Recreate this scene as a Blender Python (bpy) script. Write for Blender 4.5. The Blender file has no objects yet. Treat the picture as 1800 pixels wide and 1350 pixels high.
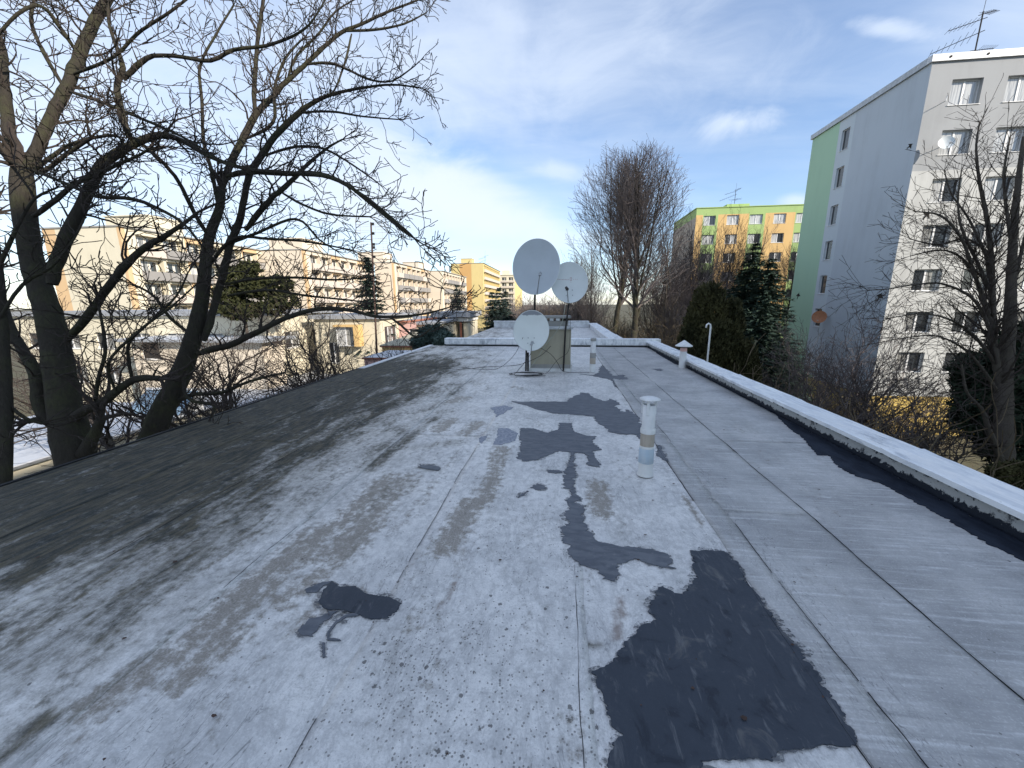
import bpy, bmesh, math, random
from mathutils import Vector, Matrix, noise
random.seed(7)
S = bpy.context.scene
COL = S.collection

# ------------------------------------------------------------------ camera
EH = 1.65
F_PX = 680.0
camX = Vector((0.9926, 0.1214, -0.0067)).normalized()     # camera right in world
camD = Vector((0.0186, -0.2056, -0.9785)).normalized()    # camera down in world
camZ = camX.cross(camD).normalized()                      # camera forward in world
camD = camZ.cross(camX).normalized()
CAM = Vector((0, 0, EH))
cd = bpy.data.cameras.new('camera')
cd.sensor_width = 36.0; cd.sensor_fit = 'HORIZONTAL'
cd.lens = F_PX / 1800 * 36
cd.clip_start = 0.05; cd.clip_end = 5000
cam = bpy.data.objects.new('camera', cd); COL.objects.link(cam)
up = -camD
cam.matrix_world = Matrix(((camX.x, up.x, -camZ.x, CAM.x), (camX.y, up.y, -camZ.y, CAM.y), (camX.z, up.z, -camZ.z, CAM.z), (0, 0, 0, 1)))
S.camera = cam

# ------------------------------------------------------------------ light
SUN_EL = math.radians(25)
SUN_AZ = math.atan2(0.84, -0.54)        # clockwise from +Y: to the right and a little behind
sdir = Vector((math.sin(SUN_AZ) * math.cos(SUN_EL), math.cos(SUN_AZ) * math.cos(SUN_EL), math.sin(SUN_EL)))
sl = bpy.data.lights.new('sun', 'SUN'); sl.energy = 3.2; sl.angle = math.radians(0.53); sl.color = (1.0, 0.90, 0.77)
so = bpy.data.objects.new('sun', sl); COL.objects.link(so)
so.rotation_euler = (-sdir).to_track_quat('-Z', 'Y').to_euler()
S.view_settings.view_transform = 'Standard'; S.view_settings.look = 'None'
S.view_settings.gamma = 1.0; S.view_settings.use_curve_mapping = False
S.view_settings.exposure = 1.2

# ------------------------------------------------------------------ node helper
class NT:
    def __init__(s, tree):
        s.t = tree; s.t.nodes.clear()
    def n(s, typ, **kw):
        nd = s.t.nodes.new(typ)
        for k, v in kw.items():
            if k.startswith('i_'):
                key = k[2:]; key = int(key) if key.isdigit() else key.replace('_', ' ')
                s.put(nd, key, v)
            else: setattr(nd, k, v)
        return nd
    def put(s, nd, key, v):
        if isinstance(v, bpy.types.NodeSocket): s.t.links.new(v, nd.inputs[key])
        elif isinstance(v, bpy.types.Node): s.t.links.new(v.outputs[0], nd.inputs[key])
        else: nd.inputs[key].default_value = v
    def math(s, op, a, b=0.0, c=0.0, clamp=False):
        nd = s.n('ShaderNodeMath', operation=op, use_clamp=clamp)
        s.put(nd, 0, a); s.put(nd, 1, b); s.put(nd, 2, c)
        return nd.outputs[0]
    def vmath(s, op, a, b=(0, 0, 0)):
        nd = s.n('ShaderNodeVectorMath', operation=op); s.put(nd, 0, a); s.put(nd, 1, b); return nd.outputs[0]
    def sstep(s, v, a, b, lo=0.0, hi=1.0):
        nd = s.n('ShaderNodeMapRange', interpolation_type='SMOOTHSTEP')
        s.put(nd, 0, v); s.put(nd, 1, a); s.put(nd, 2, b); s.put(nd, 3, lo); s.put(nd, 4, hi); return nd.outputs[0]
    def mix(s, f, a, b, blend='MIX'):
        nd = s.n('ShaderNodeMix', data_type='RGBA', blend_type=blend, clamp_factor=True)
        def c(v): return (*v, 1.0) if isinstance(v, tuple) and len(v) == 3 else v
        s.put(nd, 0, f); s.put(nd, 6, c(a)); s.put(nd, 7, c(b)); return nd.outputs[2]
    def noise(s, vec, scale, detail=4.0, rough=0.55, dist=0.0):
        nd = s.n('ShaderNodeTexNoise', i_Scale=scale, i_Detail=detail, i_Roughness=rough, i_Distortion=dist)
        if vec is not None: s.put(nd, 'Vector', vec)
        return nd.outputs[0]
    def scale(s, vec, sc, rot=(0, 0, 0)):
        nd = s.n('ShaderNodeMapping'); s.put(nd, 0, vec); nd.inputs['Scale'].default_value = sc; nd.inputs['Rotation'].default_value = rot
        return nd.outputs[0]

# ------------------------------------------------------------------ sky
w = bpy.data.worlds.new('World'); S.world = w; w.use_nodes = True
t = NT(w.node_tree)
sky = t.n('ShaderNodeTexSky', sky_type='NISHITA', sun_disc=False, sun_elevation=SUN_EL, sun_rotation=SUN_AZ,
          altitude=200.0, air_density=1.0, dust_density=0.15, ozone_density=1.6)
co = t.n('ShaderNodeTexCoord').outputs['Generated']
dn = t.vmath('NORMALIZE', co)
sep = t.n('ShaderNodeSeparateXYZ', i_0=dn)
zz = t.math('MAXIMUM', sep.outputs[2], 0.0)
den = t.math('ADD', zz, 0.16)
px_ = t.math('DIVIDE', sep.outputs[0], den); py_ = t.math('DIVIDE', sep.outputs[1], den)
pl = t.n('ShaderNodeCombineXYZ', i_0=px_, i_1=py_, i_2=0.0).outputs[0]
plr = t.scale(pl, (0.35, 1.25, 1), (0, 0, math.radians(-38)))
n1 = t.noise(plr, 0.85, 7, 0.52, 0.7)
n2 = t.noise(t.scale(pl, (0.8, 2.2, 1), (0, 0, math.radians(-30))), 2.1, 8, 0.60, 0.8)
cov = t.math('ADD', t.math('MULTIPLY', n1, 0.72), t.math('MULTIPLY', n2, 0.28))
veil0 = t.sstep(cov, 0.33, 0.62, 0.16, 0.78)
bank = t.sstep(t.noise(t.scale(pl, (0.5, 1.0, 1), (0, 0, math.radians(-52))), 0.55, 5, 0.5, 0.3), 0.46, 0.72, 0.0, 0.40)
def raypx(px, py):
    return (camX * (px - 900) + camD * (py - 675) + camZ * F_PX)
wob = t.math('SUBTRACT', t.noise(t.scale(dn, (1, 1, 1.8)), 5.0, 7, 0.6, 0.6), 0.5)
def cloud(px, py, ang, ra, rb, k, soft=0.9, wamp=1.6):
    c = raypx(px, py); L = c.length; c.normalize()
    a = (camX * math.cos(ang) + camD * math.sin(ang)); a = (a - c * a.dot(c)).normalized(); b = c.cross(a).normalized()
    u = t.math('DIVIDE', t.n('ShaderNodeVectorMath', operation='DOT_PRODUCT', i_0=dn, i_1=a).outputs['Value'], ra / L)
    v = t.math('DIVIDE', t.n('ShaderNodeVectorMath', operation='DOT_PRODUCT', i_0=dn, i_1=b).outputs['Value'], rb / L)
    front = t.math('GREATER_THAN', t.n('ShaderNodeVectorMath', operation='DOT_PRODUCT', i_0=dn, i_1=c).outputs['Value'], 0.0)
    cu = t.math('DIVIDE', c.dot(a), 1.0)
    r = t.math('SQRT', t.math('ADD', t.math('MULTIPLY', u, u), t.math('MULTIPLY', v, v)))
    r = t.math('ADD', r, t.math('MULTIPLY', wob, wamp))
    m = t.sstep(r, 1.0 + soft * 0.5, 1.0 - soft, 0.0, k)
    return t.math('MULTIPLY', m, front)
clear = t.math('MAXIMUM', cloud(1330, 330, 0.0, 620, 230, 0.78, 1.0, 0.9), t.math('MAXIMUM', cloud(760, 255, 0.15, 260, 45, 0.7, 1.0, 1.2), cloud(1250, 30, 0.0, 560, 170, 0.5, 1.0, 1.0)))
keep = t.math('SUBTRACT', 1.0, clear)
veil = t.math('MULTIPLY', veil0, keep); bank = t.math('MULTIPLY', bank, keep)
masks = [veil, bank,
    cloud(800, 345, 0.36, 230, 48, 0.85, 0.8, 1.5),
    cloud(620, 330, 0.15, 220, 80, 0.75, 0.9, 1.5),
    cloud(900, 400, 0.12, 140, 30, 0.5, 0.9, 1.5),
    cloud(900, 110, 0.05, 400, 110, 0.60, 1.0, 2.2),
    cloud(260, 230, -0.1, 420, 230, 0.6, 1.0, 1.6),
    cloud(1303, 215, -0.12, 60, 24, 0.75, 1.0, 3.0),
    cloud(985, 300, 0.1, 50, 14, 0.5, 1.0, 3.0),
    cloud(860, 322, 0.3, 70, 14, 0.4, 0.9, 1.8),
    cloud(1563, 50, 0.15, 55, 12, 0.6, 1.0, 3.2),
    cloud(1400, 356, 0.1, 26, 14, 0.6, 0.8, 1.5),
    cloud(1760, 40, 0.3, 160, 60, 0.3, 1.0, 1.8)]
tot = None
for m in masks:                      # screen the layers together
    inv = t.math('SUBTRACT', 1.0, m)
    tot = inv if tot is None else t.math('MULTIPLY', tot, inv)
tot = t.math('SUBTRACT', 1.0, tot, clamp=True)
cc = t.n('ShaderNodeMix', data_type='RGBA')
ccol = t.mix(t.sstep(zz, 0.0, 0.6), (3.7, 4.1, 4.5), (3.4, 3.85, 4.6))
skyc = t.mix(1.0, sky.outputs[0], (0.78, 0.83, 0.92), 'MULTIPLY')
final = t.mix(tot, skyc, ccol)
bg = t.n('ShaderNodeBackground', i_Color=final, i_Strength=0.11)
t.n('ShaderNodeOutputWorld', i_0=bg.outputs[0])

# ------------------------------------------------------------------ pixel helpers (photo pixel -> world point at a chosen plane)
def rayw(px, py): return raypx(px, py)
def gz(px, py, z=0.0): r = rayw(px, py); return CAM + r * ((z - EH) / r.z)
def gy(px, py, y): r = rayw(px, py); return CAM + r * (y / r.y)
def gx(px, py, x): r = rayw(px, py); return CAM + r * (x / r.x)
def at(px, py, d): return CAM + rayw(px, py) * (d / F_PX)

# ------------------------------------------------------------------ mesh builder
WM = {}
class MB:
    def __init__(s): s.v = []; s.f = []; s.m = []
    def add(s, vs, fs, m=0):
        o = len(s.v); s.v.extend(vs); s.f.extend([tuple(i + o for i in f) for f in fs]); s.m.extend([m] * len(fs))
    def quad(s, a, b, c, d, m=0): s.add([tuple(a), tuple(b), tuple(c), tuple(d)], [(0, 1, 2, 3)], m)
    def box(s, x0, y0, z0, x1, y1, z1, m=0):
        s.add([(x0, y0, z0), (x1, y0, z0), (x1, y1, z0), (x0, y1, z0), (x0, y0, z1), (x1, y0, z1), (x1, y1, z1), (x0, y1, z1)],
              [(0, 3, 2, 1), (4, 5, 6, 7), (0, 1, 5, 4), (1, 2, 6, 5), (2, 3, 7, 6), (3, 0, 4, 7)], m)
    def bbox(s, O, u, n, a0, b0, z0, a1, b1, z1, m=0):     # box in a frame: a along u, b along n (outward), z up
        P = lambda a, b, z: tuple(O + u * a + n * b + Vector((0, 0, z)))
        s.add([P(a0, b0, z0), P(a1, b0, z0), P(a1, b1, z0), P(a0, b1, z0), P(a0, b0, z1), P(a1, b0, z1), P(a1, b1, z1), P(a0, b1, z1)],
              [(0, 3, 2, 1), (4, 5, 6, 7), (0, 1, 5, 4), (1, 2, 6, 5), (2, 3, 7, 6), (3, 0, 4, 7)], m)
    def tube(s, pts, rad, k=6, m=0, cap=True):
        n = len(pts); o = len(s.v); prev = None
        for i, p in enumerate(pts):
            d = (pts[min(i + 1, n - 1)] - pts[max(i - 1, 0)])
            if d.length < 1e-9: d = Vector((0, 0, 1))
            d.normalize()
            if prev is None:
                a = d.cross(Vector((0.3, 0.9, 0.2)))
                if a.length < 0.1: a = d.cross(Vector((1, 0, 0)))
            else: a = prev - d * prev.dot(d)
            a.normalize(); prev = a; b = d.cross(a)
            r = rad[i] if isinstance(rad, (list, tuple)) else rad
            for j in range(k):
                t_ = 2 * math.pi * j / k
                q = p + a * (r * math.cos(t_)) + b * (r * math.sin(t_)); s.v.append((q.x, q.y, q.z))
        for i in range(n - 1):
            for j in range(k):
                j2 = (j + 1) % k
                s.f.append((o + i * k + j, o + i * k + j2, o + (i + 1) * k + j2, o + (i + 1) * k + j)); s.m.append(m)
        if cap and k > 3:
            s.f.append(tuple(o + j for j in reversed(range(k)))); s.m.append(m)
            s.f.append(tuple(o + (n - 1) * k + j for j in range(k))); s.m.append(m)
    def lathe(s, c, prof, k=16, m=0):
        o = len(s.v); c = Vector(c)
        for r, z in prof:
            for j in range(k):
                a = 2 * math.pi * j / k; s.v.append((c.x + r * math.cos(a), c.y + r * math.sin(a), c.z + z))
        for i in range(len(prof) - 1):
            for j in range(k):
                j2 = (j + 1) % k
                s.f.append((o + i * k + j, o + i * k + j2, o + (i + 1) * k + j2, o + (i + 1) * k + j)); s.m.append(m)
    def mesh(s, name, mats, W=None, smooth=False):
        me = bpy.data.meshes.new(name)
        vs = s.v
        if W is not None:
            I = W.inverted(); vs = [tuple(I @ Vector(v)) for v in vs]
        me.from_pydata(vs, [], s.f)
        if not isinstance(mats, (list, tuple)): mats = [mats]
        for q in mats: me.materials.append(q)
        if len(mats) > 1: me.polygons.foreach_set('material_index', s.m)
        if smooth: me.polygons.foreach_set('use_smooth', [True] * len(me.polygons))
        me.update(); return me
    def build(s, name, mats, parent=None, smooth=False, mat=None):
        W = WM[parent.name] if parent else (mat if mat is not None else None)
        o = bpy.data.objects.new(name, s.mesh(name, mats, W, smooth)); COL.objects.link(o)
        if parent: o.parent = parent; WM[o.name] = WM[parent.name].copy()
        elif mat is not None: o.matrix_world = mat; WM[o.name] = mat.copy()
        else: WM[o.name] = Matrix.Identity(4)
        return o
def place(name, me, parent, world):                         # an existing mesh as a part at a world matrix
    o = bpy.data.objects.new(name, me); COL.objects.link(o); o.parent = parent
    o.matrix_local = (WM[parent.name].inverted() @ world) if parent else world
    WM[o.name] = world.copy(); return o
def tag(o, label=None, cat=None, group=None, kind=None):
    if label: o['label'] = label
    if cat: o['category'] = cat
    if group: o['group'] = group
    if kind: o['kind'] = kind
    return o
def thing(name, loc, label, cat, group=None):
    o = bpy.data.objects.new(name, None); COL.objects.link(o); o.location = loc; o.empty_display_size = 0.2
    WM[o.name] = Matrix.Translation(Vector(loc)); return tag(o, label, cat, group)
def copy_tree(o, loc, label=None, rz=None, sc=None, parent=None):
    c = o.copy(); COL.objects.link(c)
    if parent is None:
        c.location = loc
        if rz is not None: c.rotation_euler = (0, 0, rz)
        if sc is not None: c.scale = sc if isinstance(sc, tuple) else (sc, sc, sc)
        if label: c['label'] = label
    else: c.parent = parent
    for ch in list(o.children): copy_tree(ch, None, parent=c)
    return c

# ------------------------------------------------------------------ materials
def mat(name, fn):
    m = bpy.data.materials.new(name); m.use_nodes = True
    q = NT(m.node_tree); b = q.n('ShaderNodeBsdfPrincipled'); q.n('ShaderNodeOutputMaterial', i_0=b.outputs[0])
    fn(q, b); return m
def pos(q): return q.n('ShaderNodeNewGeometry').outputs['Position']
def bump(q, b, h, strength, dist):
    nd = q.n('ShaderNodeBump', i_Strength=strength, i_Distance=dist, i_Height=h); q.put(b, 'Normal', nd.outputs[0])
def plaster(name, c, dirt=0.25, sc=1.0, rough=0.9, dc=None):
    dc = dc or tuple(x * 0.62 for x in c)
    def fn(q, b):
        p = pos(q)
        a = q.noise(p, 0.35 * sc, 5, 0.6); s_ = q.noise(q.scale(p, (1.2, 1.2, 0.12)), 1.6 * sc, 5, 0.65); g = q.noise(p, 22 * sc, 3, 0.6)
        f = q.sstep(q.math('ADD', q.math('MULTIPLY', a, 0.5), q.math('MULTIPLY', s_, 0.5)), 0.42, 0.72, 0.0, dirt)
        col = q.mix(f, c, dc)
        col = q.mix(q.math('MULTIPLY', g, 0.16), col, tuple(x * 0.55 for x in c))
        q.put(b, 'Base Color', col); q.put(b, 'Roughness', rough); bump(q, b, g, 0.25, 0.01)
    return mat(name, fn)
def simple(name, c, rough=0.6, metal=0.0, var=0.2, sc=6.0, spec=0.4):
    def fn(q, b):
        g = q.noise(pos(q), sc, 5, 0.6)
        q.put(b, 'Base Color', q.mix(q.sstep(g, 0.3, 0.7, 0.0, 1.0), c, tuple(x * (1 - var) for x in c)))
        q.put(b, 'Roughness', rough); q.put(b, 'Metallic', metal); b.inputs['Specular IOR Level'].default_value = spec
    return mat(name, fn)
def bark(name, c, moss, k=0.45):
    def fn(q, b):
        p = pos(q)
        a = q.noise(p, 3.2, 6, 0.65); r = q.noise(q.scale(p, (1, 1, 0.28)), 26, 6, 0.75, 0.4)
        col = q.mix(r, tuple(x * 0.55 for x in c), tuple(x * 1.45 for x in c))
        nz = q.n('ShaderNodeSeparateXYZ', i_0=q.n('ShaderNodeNewGeometry').outputs['Normal']).outputs[0]
        mm = q.math('MULTIPLY', q.sstep(a, 0.42, 0.62, 0.0, 1.0), q.sstep(r, 0.35, 0.6, 0.3, 1.0))
        q.put(b, 'Base Color', q.mix(q.math('MULTIPLY', mm, k), col, moss)); q.put(b, 'Roughness', 0.95)
        b.inputs['Specular IOR Level'].default_value = 0.15
        bump(q, b, q.math('ADD', r, q.math('MULTIPLY', a, 0.5)), 1.0, 0.035)
    return mat(name, fn)
def foliage(name, c1, c2):
    def fn(q, b):
        p = pos(q)
        a = q.noise(p, 0.9, 5, 0.65); r = q.noise(p, 14, 3, 0.6)
        f = q.sstep(q.math('ADD', q.math('MULTIPLY', a, 0.6), q.math('MULTIPLY', r, 0.4)), 0.35, 0.65)
        q.put(b, 'Base Color', q.mix(f, c1, c2)); q.put(b, 'Roughness', 0.8); b.inputs['Specular IOR Level'].default_value = 0.2
    return mat(name, fn)
def glass(name, dark=(0.03, 0.035, 0.04), curtain=None, k=0.0):
    def fn(q, b):
        p = pos(q)
        c = q.mix(q.sstep(q.noise(q.scale(p, (6, 6, 0.3)), 3.0, 3, 0.5), 0.35, 0.6, 0.0, k), dark, curtain or dark)
        q.put(b, 'Base Color', c); q.put(b, 'Roughness', 0.06); b.inputs['Specular IOR Level'].default_value = 0.8
        bump(q, b, q.noise(p, 1.7, 2, 0.5), 0.05, 0.02)
    return mat(name, fn)

def felt(name, smooth):
    def fn(q, b):
        p = pos(q)
        at_ = lambda n: q.n('ShaderNodeAttribute', attribute_name=n).outputs['Fac']
        xy = q.scale(p, (1, 1, 0))
        fine = q.noise(xy, 95, 4, 0.65); med = q.noise(xy, 17, 6, 0.66); big = q.noise(xy, 1.7, 6, 0.6)
        strk = q.noise(q.scale(p, (5.0, 1.0, 0)), 1.5, 8, 0.68, 0.4)
        strk2 = q.noise(q.scale(p, (16.0, 2.4, 0)), 1.3, 7, 0.7, 0.3)
        cross = q.noise(q.scale(p, (1.3, 24, 0), (0, 0, 0.12)), 1.6, 5, 0.6, 0.3)
        vd = q.n('ShaderNodeTexVoronoi', feature='DISTANCE_TO_EDGE', i_Vector=q.vmath('ADD', xy, q.n('ShaderNodeTexNoise', i_Vector=xy, i_Scale=9.0).outputs['Color']), i_Scale=46.0).outputs[0]
        if smooth:
            col = q.mix(q.sstep(big, 0.35, 0.65), (0.43, 0.425, 0.42), (0.26, 0.26, 0.262))
            col = q.mix(q.sstep(cross, 0.50, 0.70, 0.0, 0.6), col, (0.62, 0.625, 0.63))
            col = q.mix(q.sstep(cross, 0.46, 0.25, 0.0, 0.7), col, (0.24, 0.243, 0.245))
        else:
            col = q.mix(q.sstep(q.math('ADD', q.math('MULTIPLY', big, 0.6), q.math('MULTIPLY', med, 0.4)), 0.38, 0.62), (0.72, 0.705, 0.685), (0.50, 0.495, 0.49))
            col = q.mix(q.sstep(med, 0.56, 0.72, 0.0, 0.55), col, (0.42, 0.41, 0.395))
            col = q.mix(q.sstep(vd, 0.06, 0.0, 0.0, 0.35), col, (0.34, 0.345, 0.35))
        col = q.mix(q.sstep(fine, 0.5, 0.70, 0.0, 0.45), col, (0.32, 0.32, 0.32))
        col = q.mix(q.sstep(fine, 0.48, 0.32, 0.0, 0.3), col, (0.80, 0.80, 0.80))
        # pale scuffs
        sc = q.noise(q.scale(p, (1.5, 5, 0), (0, 0, 0.7)), 3.5, 6, 0.7, 0.6)
        col = q.mix(q.sstep(sc, 0.60, 0.74, 0.0, 0.45), col, (0.78, 0.785, 0.79))
        # hairline cracks and wrinkles
        r1 = q.math('ABSOLUTE', q.math('SUBTRACT', q.noise(q.scale(p, (6.0, 1.5, 0), (0, 0, 0.08)), 1.9, 5, 0.6, 0.8), 0.5))
        r2 = q.math('ABSOLUTE', q.math('SUBTRACT', q.noise(q.scale(p, (2.2, 2.2, 0)), 3.1, 6, 0.6, 1.2), 0.5))
        sx_ = q.n('ShaderNodeSeparateXYZ', i_0=p).outputs[0]
        near_ = q.math('MULTIPLY', q.sstep(sx_, 1.15, 1.30), q.sstep(sx_, 1.62, 1.40)) if smooth else q.sstep(big, 0.46, 0.6)
        crk = q.math('MULTIPLY', q.sstep(r1, 0.012, 0.002), near_); crk2 = q.math('MULTIPLY', q.sstep(r2, 0.008, 0.001), q.sstep(big, 0.52, 0.40, 0.0, 0.55))
        crk = q.math('MAXIMUM', crk, crk2)
        col = q.mix(q.math('MULTIPLY', crk, 0.6), col, (0.10, 0.10, 0.105))
        edge_ = q.sstep(q.math('ABSOLUTE', q.math('SUBTRACT', q.noise(q.scale(p, (2.2, 1.1, 0)), 2.3, 7, 0.68, 0.5), 0.52)), 0.05, 0.0, 0.0, 0.35)
        col = q.mix(edge_, col, (0.30, 0.30, 0.305))
        # brown dirt
        br = q.math('ADD', at_('brown'), q.math('MULTIPLY', q.math('SUBTRACT', strk, 0.5), 1.7))
        br = q.math('ADD', br, q.math('MULTIPLY', q.math('SUBTRACT', med, 0.5), 1.9))
        br = q.math('MULTIPLY', q.sstep(br, 0.26, 0.85, 0.0, 0.88), q.sstep(fine, 0.35, 0.62, 0.72, 1.0))
        col = q.mix(br, col, q.mix(big, (0.120, 0.098, 0.074), (0.225, 0.195, 0.155)))
        # rust
        col = q.mix(q.sstep(q.math('ADD', at_('rust'), q.math('MULTIPLY', q.math('SUBTRACT', med, 0.5), 1.3)), 0.3, 1.1, 0.0, 0.7), col, (0.15, 0.095, 0.07))
        # grime
        gr = q.math('ADD', at_('grime'), q.math('MULTIPLY', q.math('SUBTRACT', strk, 0.5), 1.0))
        gr = q.math('ADD', gr, q.math('MULTIPLY', q.math('SUBTRACT', strk2, 0.5), 0.7))
        gr = q.math('ADD', gr, q.math('MULTIPLY', q.math('SUBTRACT', med, 0.5), 0.9))
        blob = q.noise(q.scale(p, (2.0, 0.8, 0), (0, 0, 0.05)), 1.5, 8, 0.66, 0.6)
        film = q.math('ADD', at_('grime'), q.math('ADD', q.math('MULTIPLY', q.math('SUBTRACT', blob, 0.5), 1.7), q.math('MULTIPLY', q.math('SUBTRACT', med, 0.5), 0.8)))
        film = q.math('MULTIPLY', q.sstep(film, 0.0, 0.85, 0.0, 0.78), q.sstep(fine, 0.3, 0.6, 0.7, 1.0))
        col = q.mix(film, col, q.mix(strk2, (0.155, 0.150, 0.135), (0.235, 0.215, 0.175)))
        gr = q.math('ADD', gr, q.math('MULTIPLY', q.math('SUBTRACT', blob, 0.5), 2.4))
        gm = q.math('MULTIPLY', q.sstep(gr, 0.42, 1.15, 0.0, 0.96), q.sstep(fine, 0.2, 0.5, 0.85, 1.0))
        gc = q.mix(q.sstep(strk2, 0.38, 0.66), (0.026, 0.031, 0.031), (0.105, 0.092, 0.064)); gc = q.mix(q.sstep(sc, 0.57, 0.74, 0.0, 0.4), gc, (0.26, 0.265, 0.265))
        col = q.mix(gm, col, gc)
        # moss, lichen specks
        v = q.n('ShaderNodeTexVoronoi', i_Vector=xy, i_Scale=19.0, i_Randomness=1.0)
        vr = q.math('ADD', v.outputs['Distance'], q.math('MULTIPLY', q.math('SUBTRACT', fine, 0.5), 0.5))
        sel = q.math('LESS_THAN', q.n('ShaderNodeSeparateColor', i_0=v.outputs['Color']).outputs[0], q.math('MULTIPLY', at_('speck'), 1.5))
        siz = q.math('MULTIPLY', q.n('ShaderNodeSeparateColor', i_0=v.outputs['Color']).outputs[1], 0.22)
        dots = q.math('MULTIPLY', q.math('LESS_THAN', vr, siz), sel)
        v2 = q.n('ShaderNodeTexVoronoi', i_Vector=xy, i_Scale=58.0)
        sel2 = q.math('LESS_THAN', q.n('ShaderNodeSeparateColor', i_0=v2.outputs['Color']).outputs[0], at_('speck'))
        dots2 = q.math('MULTIPLY', q.math('LESS_THAN', v2.outputs['Distance'], 0.27), sel2)
        col = q.mix(q.math('MULTIPLY', q.math('MAXIMUM', dots, q.math('MULTIPLY', dots2, 0.8)), 0.8), col, (0.055, 0.052, 0.05))
        q.put(b, 'Base Color', col)
        q.put(b, 'Roughness', q.math('ADD', q.sstep(med, 0.3, 0.7, 0.36, 0.62), q.math('MULTIPLY', gm, 0.3))); q.put(b, 'Specular IOR Level', q.math('SUBTRACT', 0.6, q.math('MULTIPLY', gm, 0.5)))
        h = q.math('ADD', q.math('MULTIPLY', fine, 0.35), q.math('ADD', q.math('MULTIPLY', med, 0.7), q.math('MULTIPLY', cross if smooth else sc, 0.6)))
        h = q.math('SUBTRACT', h, q.math('MULTIPLY', dots, 0.3))
        bump(q, b, h, 0.55, 0.006)
    return mat(name, fn)
M = {}
M['felt'] = felt('weathered_coating', False)
M['felt_smooth'] = felt('smooth_coating', True)
def _tar(q, b):
    p = pos(q); xy = q.scale(p, (1, 1, 0))
    a = q.noise(q.scale(p, (1, 1, 0), (0, 0, 0.5)), 5.5, 7, 0.65, 0.8); f = q.noise(xy, 60, 5, 0.65)
    s_ = q.noise(q.scale(p, (9, 2.5, 0), (0, 0, 0.6)), 2.2, 6, 0.65, 0.5)
    c = q.mix(a, (0.020, 0.027, 0.040), (0.050, 0.060, 0.078))
    c = q.mix(q.sstep(s_, 0.54, 0.70, 0.0, 0.7), c, (0.13, 0.137, 0.15))
    c = q.mix(q.sstep(a, 0.57, 0.70, 0.0, 0.6), c, (0.13, 0.128, 0.125)); c = q.mix(q.sstep(a, 0.45, 0.34, 0.0, 0.6), c, (0.012, 0.016, 0.026))
    c = q.mix(q.sstep(f, 0.62, 0.74, 0.0, 0.35), c, (0.14, 0.145, 0.15))
    q.put(b, 'Base Color', c); q.put(b, 'Roughness', q.sstep(s_, 0.3, 0.7, 0.42, 0.66)); b.inputs['Specular IOR Level'].default_value = 0.3
    bump(q, b, q.math('ADD', q.math('MULTIPLY', f, 0.5), s_), 0.6, 0.006)
M['tar'] = mat('bitumen_paint', _tar)
def _tar3(q, b):
    p = pos(q); xy = q.scale(p, (1, 1, 0)); a = q.noise(q.scale(p, (2.5, 1, 0)), 3.5, 6, 0.65, 0.5); f = q.noise(xy, 60, 4, 0.65)
    q.put(b, 'Base Color', q.mix(q.sstep(a, 0.35, 0.65), (0.008, 0.012, 0.022), (0.020, 0.027, 0.042))); q.put(b, 'Roughness', 0.7); b.inputs['Specular IOR Level'].default_value = 0.15
    bump(q, b, f, 0.5, 0.005)
M['tar_dark'] = mat('dark_bitumen_strip', _tar3)
def _tar2(q, b):
    p = pos(q); xy = q.scale(p, (1, 1, 0)); f = q.noise(xy, 30, 6, 0.7); s_ = q.noise(q.scale(p, (3, 9, 0), (0, 0, 0.2)), 2.2, 6, 0.65, 0.5)
    c = q.mix(q.sstep(s_, 0.35, 0.65), (0.085, 0.095, 0.115), (0.135, 0.145, 0.165))
    c = q.mix(q.sstep(f, 0.55, 0.7, 0.0, 0.5), c, (0.21, 0.215, 0.225))
    q.put(b, 'Base Color', c); q.put(b, 'Roughness', 0.6); b.inputs['Specular IOR Level'].default_value = 0.3; bump(q, b, f, 0.5, 0.005)
M['tar_worn'] = mat('worn_bitumen_paint', _tar2)
def _smear(q, b):
    p = pos(q); xy = q.scale(p, (1, 1, 0)); a = q.noise(q.scale(p, (1.2, 4.5, 0), (0, 0, 0.25)), 9.0, 6, 0.7, 0.6); f = q.noise(xy, 70, 4, 0.7)
    m_ = q.math('ADD', q.math('MULTIPLY', a, 0.65), q.math('MULTIPLY', f, 0.35))
    q.put(b, 'Base Color', (0.10, 0.105, 0.115, 1)); q.put(b, 'Roughness', 0.6)
    q.put(b, 'Alpha', q.sstep(m_, 0.46, 0.58, 0.0, 0.85))
M['smear'] = mat('thin_bitumen_smear', _smear)
M['seam'] = simple('seam_tar', (0.020, 0.022, 0.026), 0.7, var=0.4, sc=30, spec=0.2)
def _faded(q, b):
    xy = q.scale(pos(q), (1, 1, 0)); f = q.noise(xy, 30, 6, 0.7)
    q.put(b, 'Base Color', q.mix(q.sstep(f, 0.4, 0.62), (0.16, 0.18, 0.235), (0.33, 0.345, 0.38))); q.put(b, 'Roughness', 0.65); bump(q, b, f, 0.4, 0.004)
M['faded'] = mat('faded_blue_paint', _faded)
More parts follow.
